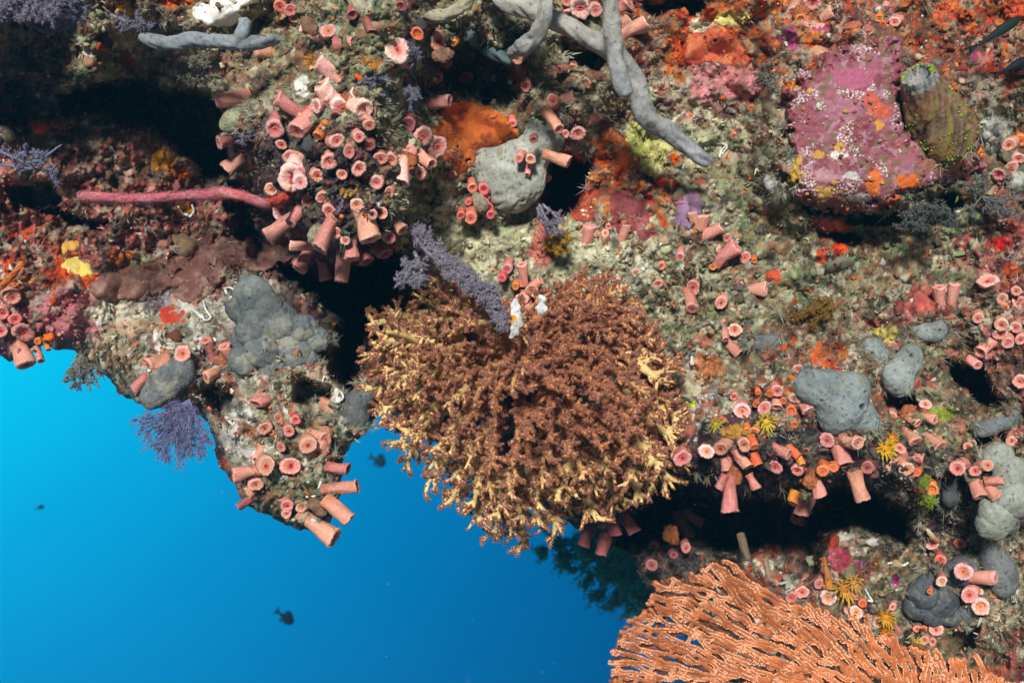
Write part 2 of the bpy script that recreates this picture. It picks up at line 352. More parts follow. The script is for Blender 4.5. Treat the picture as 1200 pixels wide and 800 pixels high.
# smaller encrusting patches that are only a stain of colour on the rock: x, y, rx, ry, colour
STAINS = [(45, 150, 18, 9, (.5, .09, .04)), (715, 160, 14, 18, (.40, .12, .03)), (800, 60, 12, 18, (.42, .08, .03)), (762, 178, 30, 26, (.46, .44, .20)), (748, 165, 18, 30, (.42, .42, .16)), (820, 32, 16, 10, (.6, .57, .42)), (858, 22, 22, 10, (.5, .45, .2)),
          (790, 185, 8, 9, (.6, .12, .03)), (865, 95, 30, 20, (.5, .22, .22)), (822, 95, 12, 30, (.42, .2, .21)), (905, 232, 16, 10, (.35, .32, .27)), (925, 190, 10, 16, (.3, .26, .2)), (1080, 350, 20, 16, (.42, .12, .10)), (1165, 85, 16, 12, (.45, .07, .04)),
          (1190, 10, 20, 14, (.42, .09, .05)), (1100, 15, 24, 12, (.4, .09, .05)), (925, 45, 12, 14, (.30, .06, .16)), (965, 33, 14, 5, (.32, .07, .17)), (1140, 65, 5, 9, (.38, .06, .2)), (1172, 285, 12, 9, (.42, .02, .02)), (983, 292, 9, 9, (.62, .08, .02)), (963, 300, 8, 9, (.35, .05, .03)),
          (908, 323, 10, 8, (.5, .09, .05)), (960, 415, 14, 8, (.45, .14, .06)), (1185, 320, 10, 12, (.42, .09, .04)), (1040, 392, 18, 10, (.48, .42, .14)), (830, 430, 22, 18, (.36, .15, .07)), (1100, 485, 18, 8, (.22, .27, .04)), (1125, 500, 12, 10, (.30, .14, .10)),
          (930, 635, 6, 6, (.5, .10, .05)), (1005, 645, 12, 6, (.5, .45, .36)), (1010, 662, 8, 5, (.4, .05, .18)), (1050, 680, 5, 9, (.42, .05, .2)), (900, 665, 8, 9, (.6, .62, .5)), (928, 685, 9, 14, (.50, .54, .44)), (990, 628, 12, 5, (.6, .6, .52)),
          (1160, 790, 30, 10, (.36, .12, .08)), (1140, 632, 8, 8, (.6, .62, .56)), (75, 380, 40, 22, (.38, .15, .16)), (90, 350, 25, 12, (.36, .13, .14)), (140, 370, 30, 14, (.46, .44, .35)), (180, 352, 26, 12, (.24, .22, .24)), (155, 385, 30, 9, (.40, .29, .2)),
          (110, 330, 16, 9, (.5, .10, .04)), (140, 300, 16, 10, (.45, .14, .06)), (210, 205, 14, 9, (.50, .13, .05)), (190, 188, 16, 12, (.55, .23, .03)), (217, 245, 12, 8, (.55, .25, .06)), (70, 320, 20, 9, (.44, .08, .04)), (12, 128, 8, 5, (.4, .10, .08)), (120, 52, 6, 5, (.5, .08, .05)), (150, 72, 8, 6, (.45, .07, .07)),
          (150, 10, 18, 10, (.40, .20, .06)), (205, 4, 20, 6, (.5, .12, .04)), (365, 70, 10, 10, (.40, .20, .06)), (355, 100, 9, 14, (.7, .7, .62)), (440, 75, 8, 6, (.5, .2, .06)), (340, 460, 10, 8, (.3, .28, .2)), (268, 470, 12, 9, (.40, .40, .38)), (272, 515, 14, 16, (.50, .48, .44)), (290, 505, 9, 8, (.28, .12, .06)), (262, 545, 10, 7, (.4, .10, .06)),
          (283, 485, 16, 9, (.5, .5, .46)), (365, 478, 20, 9, (.40, .38, .28)), (395, 462, 5, 14, (.7, .7, .62)), (620, 225, 30, 10, (.30, .12, .10)), (635, 290, 16, 30, (.33, .10, .08)), (690, 295, 22, 14, (.5, .49, .36)), (745, 320, 22, 18, (.46, .46, .36)), (705, 330, 16, 10, (.5, .5, .4)),
          (555, 290, 40, 22, (.44, .43, .29)), (1060, 155, 16, 30, (.42, .13, .06)), (1165, 155, 18, 26, (.40, .41, .36)), (1150, 100, 20, 14, (.24, .2, .16)), (1145, 180, 10, 12, (.6, .2, .04)), (860, 505, 14, 10, (.36, .2, .06)), (1085, 575, 12, 8, (.35, .14, .05))]

def rock_colour(px, py, seed=0):
    wts = np.full((len(PNAMES),)+np.shape(px), 1e-7)
    jx = px+16*fbm(px/28, py/28, 61, 3); jy = py+16*fbm(px/28, py/28, 67, 3)
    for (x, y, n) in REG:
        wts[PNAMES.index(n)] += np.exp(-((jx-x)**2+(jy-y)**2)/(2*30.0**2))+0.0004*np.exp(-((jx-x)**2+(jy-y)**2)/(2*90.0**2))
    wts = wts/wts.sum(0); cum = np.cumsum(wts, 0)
    def layer(sc, s, amp):
        a = px/sc+amp*fbm(px/sc*1.3, py/sc*1.3, s+40, 3); b = py/sc+amp*fbm(px/sc*1.3, py/sc*1.3, s+50, 3)
        f1, f2, cid = worley(a, b, s)
        r = cid; k = np.minimum((cum < r[None]).sum(0), len(PNAMES)-1)
        pick = (cid*7919.3) % 1.0
        col = np.zeros(np.shape(px)+(3,))
        for i, n in enumerate(PNAMES):
            m = k == i
            if m.any():
                t = np.array(PAL[n]); col[m] = t[(pick[m]*len(t)).astype(int)]
        return col, f1, (cid*3571.7) % 1.0
    col, _, _ = layer(30, 101+seed, 0.7)
    c2, f, s = layer(12, 131+seed, 0.8); a = (smooth(0.75, 0.45, f)*(s > 0.45))[..., None]; col = col*(1-a)+c2*a
    c3, f, s = layer(5.2, 161+seed, 0.6); a = (smooth(0.72, 0.5, f)*(s > 0.68)*.8)[..., None]; col = col*(1-a)+c3*a
    for (x, y, rx, ry, c) in STAINS:
        m = (np.abs(px-x) < rx*1.6+6) & (np.abs(py-y) < ry*1.6+6)
        if not np.any(m): continue
        d = np.hypot((px[m]-x)/rx, (py[m]-y)/ry)+0.55*fbm(px[m]/9, py[m]/9, 211, 4, 0.6)
        al = (smooth(1.05, 0.8, d)*0.88)[:, None]
        col[m] = col[m]*(1-al)+np.array(c)*al
    f1, _, cid = worley(px/3.1, py/3.1, 191); sp = ((cid > 0.978) & (f1 < 0.42))[..., None]
    col = np.where(sp, np.array([.62, .60, .54]), col)
    col = np.where(sp, np.array([.55, .12, .04]), col)
    dk = smooth(0.05, 0.5, fbm(px/15, py/15, 223, 5, 0.65))[..., None]  # dark noise painted in as crevice shade
    col = col*(1-0.66*dk)
    g = (0.80+0.50*fbm(px/9, py/9, 227, 4, 0.65))[..., None]
    lum = col.mean(-1, keepdims=True); col = np.clip(lum+(col-lum)*1.18, .008, 1)
    return np.clip(1.38*col*np.clip(g, 0.3, 1.5), 0.01, 0.85)

def axis(lo, a, b, hi, fine, coarse):
    return np.concatenate([np.arange(lo, a, coarse), np.arange(a, b, fine), np.arange(b, hi+1, coarse)])

def build_wall():
    gx = axis(-410, -36, 1236, 1640, 1.45, 9.0); gy = axis(-410, -36, 836, 1250, 1.45, 9.0)
    X, Y = np.meshgrid(gx, gy)
    d, bx, by = poly_sdf(X, Y, WALL)
    wob = 6*fbm(X/16, Y/16, 301, 3, 0.6)
    n = np.hypot(X-bx, Y-by)+1e-6
    s = np.where(d > 0, 1, -1)
    nx = (X-bx)/n*s; ny = (Y-by)/n*s                        # towards the inside of the rock
    out = d < 0
    off = np.where(out, np.abs(d)*0.12-np.minimum(wob, 4), 0)
    PX = np.where(out, bx+nx*off, X); PY = np.where(out, by+ny*off, Y)
    D = depth(PX.ravel(), PY.ravel()).reshape(X.shape)
    w = 34.0; t = np.clip(d/w, 0, 1)
    D = D+np.where(out, 0.075, 0.075*(1-np.sqrt(np.clip(1-(1-t)**2, 0, 1))))
    D = D+np.where(out, np.minimum(np.abs(d), 160)*0.0055, 0)
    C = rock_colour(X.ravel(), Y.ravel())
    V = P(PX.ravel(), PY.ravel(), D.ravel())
    F = grid_faces(len(gy), len(gx))
    keep = (d.ravel()[F] > -150).any(1)
    qx = PX.ravel()[F]; qy = PY.ravel()[F]; anyout = (d.ravel()[F] < -3).any(1)
    keep &= ~(anyout & (((qx.max(1)-qx.min(1)) > 22) | ((qy.max(1)-qy.min(1)) > 22)))
    F = F[keep][:, ::-1]
    used = np.zeros(len(V), bool); used[F.ravel()] = True; re = np.cumsum(used)-1
    mb = MB(); mb.add(V[used], re[F], C[used])
    o = obj('reef_wall', mb.mesh('reef_wall', M_rock)); o['kind'] = 'structure'
    o['label'] = 'overgrown reef rock wall with dark hollows above open blue water'; o['category'] = 'reef wall'
    return o
build_wall()

def inside_wall(px, py, margin=0.0):
    d, _, _ = poly_sdf(np.asarray(px, float), np.asarray(py, float), WALL); return d > margin

def frame_at(px, py, fine=False, e=5.0):
    """points on the rock and the outward normal there"""
    px = np.asarray(px, float); py = np.asarray(py, float)
    c = P(px, py, depth(px, py, fine)); a = P(px+e, py, depth(px+e, py, False))-P(px-e, py, depth(px-e, py, False)); b = P(px, py+e, depth(px, py+e, False))-P(px, py-e, depth(px, py-e, False))
    n = np.cross(a, b); n /= np.linalg.norm(n, axis=-1, keepdims=True)+1e-12
    n = np.where((n[..., 1:2] > 0), -n, n)
    return c, n

# ------------------------------------------------------------------ turf: countless tiny blades, knobs and flakes
def build_turf():
    N = 30000
    px = rng.uniform(-30, 1230, N); py = rng.uniform(-30, 830, N)
    dens = smooth(-0.3, 0.4, fbm(px/50, py/50, 401, 3))*0.8+0.2
    k = inside_wall(px, py, 2) & (rng.random(N) < dens); px = px[k]; py = py[k]
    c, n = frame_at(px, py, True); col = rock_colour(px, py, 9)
    mb = MB()
    reps = 5
    c5 = np.repeat(c, reps, 0); n5 = np.repeat(n, reps, 0); col5 = np.repeat(col, reps, 0); m = len(c5)
    size = np.repeat(rng.lognormal(0, 0.45, len(c)), reps)*0.0034
    d = n5*0.8+rng.normal(0, 0.6, (m, 3)); d /= np.linalg.norm(d, axis=1)[:, None]
    sd = np.cross(d, rng.normal(0, 1, (m, 3))); sd /= np.linalg.norm(sd, axis=1)[:, None]+1e-9
    base = c5+rng.normal(0, 0.0022, (m, 3))-n5*0.001
    wd = (size*rng.uniform(0.08, 0.24, m))[:, None]; ln = (size*rng.uniform(0.6, 1.7, m))[:, None]
    bend = rng.normal(0, 0.25, (m, 3))*ln
    v = np.stack([base-sd*wd, base+sd*wd, base+d*ln*0.55+sd*wd*1.1+bend*0.3, base+d*ln*0.55-sd*wd*1.1+bend*0.3, base+d*ln+bend], 1)
    i = np.arange(m)[:, None]*5
    cc = np.clip(col5*rng.uniform(0.55, 1.3, (m, 1))+rng.uniform(-0.01, 0.02, (m, 1)), 0.01, 0.8)
    cc = np.repeat(cc, 5, 0)
    mb.add(v.reshape(-1, 3), [np.concatenate([i+0, i+1, i+2, i+3], 1), np.concatenate([i+3, i+2, i+4], 1)], cc)
    o = obj('algae_turf', mb.mesh('algae_turf', M_turf)); o['kind'] = 'stuff'
    o['label'] = 'short mixed algae and hydroid turf covering the rock'; o['category'] = 'algae turf'
    # knobs and flakes: bryozoan crumbs, shell bits, small sponges
    N = 9500
    px = rng.uniform(-30, 1230, N); py = rng.uniform(-30, 830, N); k = inside_wall(px, py, 2); px = px[k]; py = py[k]
    c, n = frame_at(px, py, True); col = rock_colour(px, py, 23)
    mb = MB(); iv, fi = ico(1); nv = len(iv); m = len(c)
    r = rng.lognormal(0, 0.55, m)*0.0016
    sc = rng.uniform(0.5, 1.5, (m, 1, 3)); jit = 1+0.3*rng.normal(0, 1, (m, nv, 1))
    q = rng.normal(0, 1, (m, 3, 3)); q, _ = np.linalg.qr(q)
    v = (iv[None]*sc*jit*r[:, None, None]) @ q+c[:, None, :]+(n*0.0006)[:, None, :]
    f = (fi[None]+np.arange(m)[:, None, None]*nv).reshape(-1, 3)
    white = rng.random(m) < 0.025
    col = np.where(white[:, None], np.array([.6, .58, .52]), col*rng.uniform(0.7, 1.6, (m, 1)))
    mb.add(v.reshape(-1, 3), f, np.repeat(np.clip(col, 0.01, 0.8), nv, 0))
    o = obj('encrusting_crumbs', mb.mesh('encrusting_crumbs', M_rock)); o['kind'] = 'stuff'
    o['label'] = 'countless small knobs and shell crumbs on the rock'; o['category'] = 'reef crumbs'
build_turf()

def hair_tufts(name, label, cat, px, py, seed, ln=(5, 12), hairs=18, cols=((.30, .28, .20), (.20, .19, .13), (.36, .34, .28), (.26, .17, .11), (.18, .20, .15)), off=0.0):
    r = np.random.default_rng(seed); c, n = frame_at(px, py, True); m = len(c); K = hairs
    ci = np.array(cols)[r.integers(0, len(cols), m)]*r.uniform(.6, 1.3, (m, 1)); L = r.uniform(*ln, m)*1.1e-3
    g = n*.9+r.normal(0, .45, (m, 3)); g[:, 2] -= .15
    base = np.repeat(c, K, 0)+r.normal(0, 1, (m*K, 3))*np.repeat(L, K)[:, None]*.14-np.repeat(n, K, 0)*(.001-off)
    d = np.repeat(g, K, 0)+r.normal(0, .55, (m*K, 3)); d /= np.linalg.norm(d, axis=1)[:, None]
    l = np.repeat(L, K)*r.uniform(.5, 1.15, m*K); bend = r.normal(0, .28, (m*K, 3)); sd = np.cross(d, np.array([0.1, -1, .05])); sd /= np.linalg.norm(sd, axis=1)[:, None]+1e-9
    w = r.uniform(.22, .42, m*K)[:, None]*1.1e-3; V = []
    for t, q in ((0, 1.0), (.4, .8), (.75, .55), (1.0, .15)):
        p = base+(d*t+bend*t*t)*l[:, None]; V += [p-sd*w*q, p+sd*w*q]
    V = np.stack(V, 1); i = np.arange(m*K)[:, None]*8
    f = np.concatenate([np.concatenate([i+2*k, i+2*k+1, i+2*k+3, i+2*k+2], 1) for k in range(3)])
    mb = MB(); mb.add(V.reshape(-1, 3), f, np.repeat(np.clip(np.repeat(ci, K, 0)*r.uniform(.7, 1.3, (m*K, 1)), .01, .8), 8, 0))
    o = obj(name, mb.mesh(name, M_turf)); o['kind'] = 'stuff'; o['label'] = label; o['category'] = cat; return o

def small_growths():
    # fuzzy hydroid hairs in drifts
    N = 2600; px = rng.uniform(-20, 1220, N); py = rng.uniform(-20, 820, N)
    k = inside_wall(px, py, 3) & (fbm(px/45, py/45, 431, 3) > -.02); hair_tufts('hydroid_fuzz', 'fine hydroid hairs growing in drifts over the rock', 'hydroid fuzz', px[k], py[k], 5)
    # countless small rounded sponges and sea squirts filling the gaps
    N = 1500; px = rng.uniform(-20, 1220, N); py = rng.uniform(-20, 820, N); k = inside_wall(px, py, 4); px = px[k]; py = py[k]
    c, n = frame_at(px, py, False); m = len(c); iv, fi = ico(2); nv = len(iv)
    cols = np.array([(.30, .26, .19), (.24, .10, .07), (.30, .12, .07), (.36, .34, .28), (.20, .16, .18), (.32, .18, .17), (.46, .43, .34), (.22, .24, .19), (.36, .24, .10), (.13, .12, .11), (.27, .26, .18), (.24, .22, .15)])
    base = rock_colour(px, py, 71); col = cols[rng.integers(0, len(cols), m)]*.6+base*.5
    r0 = rng.lognormal(0, .42, m)*.0036; V = np.empty((m, nv, 3)); C = np.empty((m, nv, 3))
    for i in range(m):
        s = i*3.7; q = iv*(1+.42*fbm(iv[:, 0]*1.5+s, iv[:, 2]*1.5+iv[:, 1]*1.2-s, i % 97, 3, .55)[:, None])
        h = (q @ n[i])[:, None]; q = q-n[i]*h*.55; V[i] = q*r0[i]*np.array((1.25, 1, .9))+c[i]-n[i]*r0[i]*.05
        C[i] = col[i]*(.75+.6*(fbm(iv[:, 0]*3+s, iv[:, 2]*3, i % 89, 3)[:, None]*.5+.5))
    mb = MB(); mb.add(V.reshape(-1, 3), (fi[None]+np.arange(m)[:, None, None]*nv).reshape(-1, 3), np.clip(C.reshape(-1, 3), .01, .8))
    o = obj('small_sponges', mb.mesh('small_sponges', M_crust)); o['kind'] = 'stuff'; o['label'] = 'countless tiny rounded sponges and sea squirts filling the rock'; o['category'] = 'small sponges'
small_growths()
LUMP_RIM = []
# ------------------------------------------------------------------ things that coat the rock: sponges and crusts that follow its surface
def norm(v): v = np.asarray(v, float); return v/(np.linalg.norm(v)+1e-12)
def blob_outline(x, y, rx, ry, rot=0, n=22, jit=0.16, seed=0):
    r = np.random.default_rng(seed); a = np.arange(n)*2*np.pi/n
    k = 1+jit*np.interp(np.arange(n), np.arange(0, n+1, 2), np.append(q := r.normal(0, 1, (n+1)//2), q[0])[:n//2+1]) if n % 2 == 0 else np.ones(n)
    c, s = math.cos(math.radians(rot)), math.sin(math.radians(rot))
    ux = rx*k*np.cos(a); uy = ry*k*np.sin(a)
    return [(x+c*p-s*q_, y+s*p+c*q_) for p, q_ in zip(ux, uy)]

def patch(name, label, cat, outline, thick, colours, group=None, step=1.6, pores=(), rough=5.0, mat=None, edge=8.0, lumps=0.0, lump_sc=12, seed=0, spots=None, wob=3.0, speck=None, flat=False):
    """a living crust over the rock, `thick` pixels high, thinning to nothing at its outline"""
    q = np.asarray(outline); x0, y0 = q.min(0)-8; x1, y1 = q.max(0)+8
    X, Y = np.meshgrid(np.arange(x0, x1+step, step), np.arange(y0, y1+step, step))
    jx = X+wob*fbm(X/9, Y/9, seed+3, 3, .6); jy = Y+wob*fbm(X/9, Y/9, seed+5, 3, .6)
    d, _, _ = poly_sdf(jx, jy, outline)
    t = np.clip(d/edge, -1, 1); prof = np.where(t > 0, np.sqrt(np.clip(1-(1-t)**2, 0, 1)), t*2.0)
    h = thick*prof
    if lumps:
        f1, f2, cid = worley(X/lump_sc, Y/lump_sc, seed+11); h = h+lumps*(0.6-f1)*np.clip(t, 0, 1)*(0.4+cid)
    h = h+0.5*fbm(X/rough, Y/rough, seed+21, 4, .6)
    cs = [np.asarray(c, float) for c in colours]
    f = smooth(-0.35, 0.35, fbm(X/16, Y/16, seed+31, 4, .6))[..., None]; C = cs[0]*(1-f)+cs[1 % len(cs)]*f
    for i, c in enumerate(cs[2:]):
        m = smooth(0.12, 0.26, fbm(X/(10-2*i), Y/(10-2*i), seed+41+9*i, 4, .65))[..., None]; C = C*(1-m)+c*m
    if speck is not None:
        f1, _, cid = worley(X/speck[1]+.5*fbm(X/5, Y/5, seed, 2), Y/speck[1], seed+71); cl = fbm(X/22, Y/22, seed+77, 2) > speck[2]
        m = (f1 < 0.12+0.36*cid) & (cid > 0.35) & cl; C = np.where(m[..., None], np.array(speck[0]), C); h = h+np.where(m, 0.7, 0)
    for (x, y, r) in pores:
        rr = np.hypot(X-x, Y-y)/r; h = h-thick*0.9*smooth(1.0, 0.45, rr)+1.0*np.exp(-((rr-1.25)/0.3)**2)
        m = smooth(1.0, 0.6, rr)[..., None]; C = C*(1-m)+0.12*C*m  # pore shade painted into the colour besides the dip
    if spots is not None:
        for (x, y, rx, ry, c) in spots:
            e = np.hypot((X-x)/rx, (Y-y)/ry)+0.95*fbm(X/7, Y/7, seed+51, 4, .6); m = smooth(1, .8, e)[..., None]; C = C*(1-m)+np.array(c)*m
    base = (depth_base(X, Y)-0.026) if flat else depth(X.ravel(), Y.ravel(), False).reshape(X.shape)-0.004
    D = base-h*base/W
    V = P(X, Y, D).reshape(-1, 3); F = grid_faces(*X.shape); F = F[(d.ravel()[F] > -edge*0.55).any(1)][:, ::-1]
    used = np.zeros(len(V), bool); used[F.ravel()] = True; re = np.cumsum(used)-1
    mb = MB(); mb.add(V[used], re[F], C.reshape(-1, 3)[used])
    o = obj(name, mb.mesh(name, mat or M_crust)); tag(o, label, cat, group); return o

ORG = [(.50, .13, .03), (.62, .19, .04), (.36, .075, .025)]
RED = [(.45, .065, .03), (.52, .10, .04), (.30, .04, .025)]
patch('encrusting_sponge', 'smooth orange sponge crust in the recess beside the pale grey lumpy sponge', 'sponge', [(508, 145), (520, 122), (545, 118), (570, 126), (600, 140), (606, 158), (585, 170), (562, 180), (556, 198), (535, 206), (522, 190), (524, 172), (508, 160)], 9,
      [(.46, .10, .02), (.58, .15, .025), (.28, .06, .018)], pores=[(549, 189, 4), (536, 172, 2)], mat=M_sponge, edge=12, rough=14, seed=1)
patch('encrusting_sponge', 'brick orange sponge crust with two dark pores near the top edge', 'sponge', [(800, 62), (812, 40), (835, 34), (860, 40), (868, 56), (880, 70), (872, 82), (850, 78), (838, 74), (815, 76), (802, 72)], 4, RED+[(.5, .15, .06)], pores=[(826, 45, 2.6), (838, 48, 3.2)], edge=6, seed=2)
patch('encrusting_sponge', 'orange sponge crust under the tip of the thick grey branch sponge', 'sponge', [(722, 178), (735, 168), (750, 180), (752, 200), (738, 206), (724, 200)], 4, ORG, edge=6, seed=3)
patch('encrusting_sponge', 'small orange sponge dab against the pale yellow rock', 'sponge', [(708, 150), (720, 148), (730, 158), (728, 170), (712, 166)], 4, ORG, edge=5, seed=4)
patch('encrusting_sponge', 'dull red sponge sheet in the gap right of the lavender tuft', 'sponge', [(662, 232), (672, 215), (690, 205), (700, 225), (702, 250), (690, 262), (670, 256)], 5, [(.30, .05, .035), (.40, .06, .03), (.22, .04, .03)], edge=8, seed=5)
patch('encrusting_sponge', 'maroon velvety sponge mound with ragged lobes', 'sponge', [(715, 230), (728, 220), (752, 230), (755, 250), (772, 262), (770, 278), (750, 285), (738, 270), (725, 274), (715, 260)], 6, [(.24, .05, .05), (.34, .09, .09), (.18, .035, .04)], lumps=5, lump_sc=8, edge=8, seed=6)
patch('encrusting_sponge', 'dusky purple sponge cushion above the forked pink cup corals', 'sponge', [(790, 245), (800, 228), (818, 224), (825, 240), (822, 258), (808, 268), (794, 264)], 6, [(.20, .12, .19), (.26, .16, .25)], lumps=3, lump_sc=7, edge=8, seed=7)
patch('encrusting_sponge', 'scarlet sponge square beneath the brown leathery sheet', 'sponge', [(188, 362), (202, 358), (216, 362), (218, 376), (204, 381), (190, 380)], 3, [(.48, .05, .02), (.55, .07, .03)], edge=4, seed=8)
patch('encrusting_sponge', 'pale lemon yellow sponge leaf on the red rock', 'sponge', [(70, 300), (90, 300), (103, 308), (110, 322), (95, 325), (84, 318), (74, 312)], 4, [(.66, .50, .10), (.74, .58, .18)], edge=6, seed=9)
patch('encrusting_sponge', 'mustard sponge patch touching the lemon yellow sponge leaf', 'sponge', [(62, 296), (75, 286), (85, 280), (92, 290), (80, 298), (66, 299)], 3, [(.55, .30, .05), (.62, .38, .10)], edge=5, seed=10)
patch('encrusting_sponge', 'amber sponge button below the left dark cave', 'sponge', [(174, 184), (186, 174), (202, 174), (208, 186), (196, 192), (178, 194)], 4, [(.50, .22, .02), (.60, .28, .03)], edge=6, seed=11)
patch('encrusting_sponge', 'bright white chalky sponge beside the short grey forked branch', 'sponge', [(225, 6), (240, 2), (262, -2), (290, -14), (306, 2), (284, 8), (282, 20), (268, 27), (246, 31), (228, 24)], 6, [(.86, .84, .74), (.9, .88, .8)], edge=6, seed=12, lumps=1.5)
patch('encrusting_sponge', 'yellow green sponge nub at the right edge of the branching soft coral', 'sponge', blob_outline(809, 473, 7, 4.5, 0, seed=4), 4, [(.42, .45, .07), (.5, .5, .12)], edge=4, seed=13)
patch('encrusting_sponge', 'cream sponge lump tucked against the right edge of the branching soft coral', 'sponge', blob_outline(812, 452, 13, 12, 0, seed=5), 7, [(.42, .37, .24), (.5, .44, .30)], edge=8, seed=14, mat=M_sponge)
patch('encrusting_sponge', 'red sponge flap below the purple crust ledge', 'sponge', [(954, 256), (968, 254), (980, 264), (978, 278), (966, 281), (960, 268)], 5, [(.42, .07, .06), (.36, .06, .05)], edge=5, seed=15)
patch('encrusting_sponge', 'orange dab of sponge right of the red flap', 'sponge', blob_outline(985, 264, 10, 5, 10, seed=6), 3, ORG, edge=4, seed=16)
patch('encrusting_sponge', 'raspberry knobbly sponge cluster left of the dark grey sponges', 'sponge', blob_outline(983, 655, 15, 15, 0, seed=7), 8, [(.42, .05, .09), (.52, .12, .16), (.30, .03, .06)], lumps=8, lump_sc=5, edge=8, seed=17)
patch('encrusting_sponge', 'scarlet furry sponge streak above the raspberry sponge cluster', 'sponge', [(968, 640), (974, 624), (984, 628), (982, 640), (972, 652)], 4, RED, lumps=3, lump_sc=4, edge=4, seed=18)
patch('brown_sheet_sponge', 'long brown leathery sponge sheet with a frayed edge', 'sponge', [(104, 336), (118, 322), (150, 320), (175, 304), (205, 300), (224, 298), (226, 316), (215, 330), (200, 338), (186, 345), (168, 353), (140, 350), (116, 350)], 5, [(.15, .065, .05), (.23, .115, .085), (.27, .16, .12)], edge=4, seed=19, wob=5, lumps=1.5, lump_sc=7)
patch('brown_sheet_sponge', 'brown leathery sponge sheet curling beside the big grey lump', 'sponge', [(228, 300), (245, 284), (268, 280), (300, 282), (336, 292), (345, 312), (322, 316), (300, 318), (278, 312), (262, 322), (250, 342), (228, 356), (208, 352), (200, 342), (216, 332)], 6, [(.16, .07, .055), (.24, .12, .09), (.28, .17, .13)], edge=4, seed=20, wob=5, lumps=1.5, lump_sc=7)
patch('leaf_oyster', 'small tan shell wedged above the brown leathery sheet', 'shell', [(200, 276), (214, 272), (230, 284), (229, 298), (216, 303), (206, 296)], 8, [(.22, .15, .08), (.16, .10, .055)], edge=10, seed=21, mat=M_sponge)
SLAB = patch('crust_covered_ledge', 'broad magenta crust ledge flecked white and yellow', 'coral crust', [(922, 118), (935, 98), (952, 84), (972, 72), (990, 62), (1010, 54), (1042, 50), (1058, 68), (1054, 100), (1054, 135), (1068, 162), (1090, 180), (1116, 186), (1140, 176), (1147, 188), (1124, 204), (1096, 214), (1064, 226), (1040, 240), (1005, 244), (975, 240), (958, 238), (940, 226), (924, 208), (928, 180), (921, 150)], 14,
      [(.20, .045, .06), (.29, .09, .12), (.34, .17, .20), (.19, .11, .07)], edge=12, seed=22, lumps=2.0, lump_sc=9, wob=13, rough=7, step=1.1, flat=True, speck=((.66, .62, .58), 2.2, 0.27),
      spots=[(930, 200, 10, 16, (.48, .30, .04)), (985, 172, 8, 6, (.5, .30, .05)), (960, 182, 8, 5, (.45, .26, .04)), (968, 226, 14, 10, (.50, .30, .06)), (1030, 145, 6, 6, (.6, .28, .04)), (1020, 118, 10, 14, (.50, .09, .06)), (1034, 130, 12, 10, (.52, .10, .05)), (1024, 215, 9, 14, (.66, .15, .02)),
             (1110, 194, 34, 12, (.25, .10, .07)), (1128, 186, 14, 8, (.55, .14, .03)), (1066, 214, 16, 10, (.62, .13, .02)), (1046, 232, 14, 7, (.5, .11, .03)), (1062, 196, 10, 7, (.3, .12, .16)), (990, 130, 22, 16, (.33, .13, .17)), (950, 150, 18, 14, (.25, .07, .09)), (970, 206, 18, 9, (.42, .22, .24)), (925, 100, 10, 6, (.64, .20, .04)), (948, 106, 5, 5, (.55, .28, .05)), (1005, 232, 16, 5, (.5, .46, .40)), (998, 206, 10, 4, (.55, .53, .5)), (944, 228, 12, 4, (.3, .1, .14)), (1000, 90, 26, 14, (.36, .09, .16)), (980, 182, 14, 4, (.66, .62, .6))])
patch('encrusting_sponge', 'wet orange sponge lip under the barrel shaped tunicate', 'sponge', [(1120, 178), (1136, 172), (1145, 180), (1140, 192), (1122, 196), (1114, 190)], 6, ORG, edge=6, seed=24)
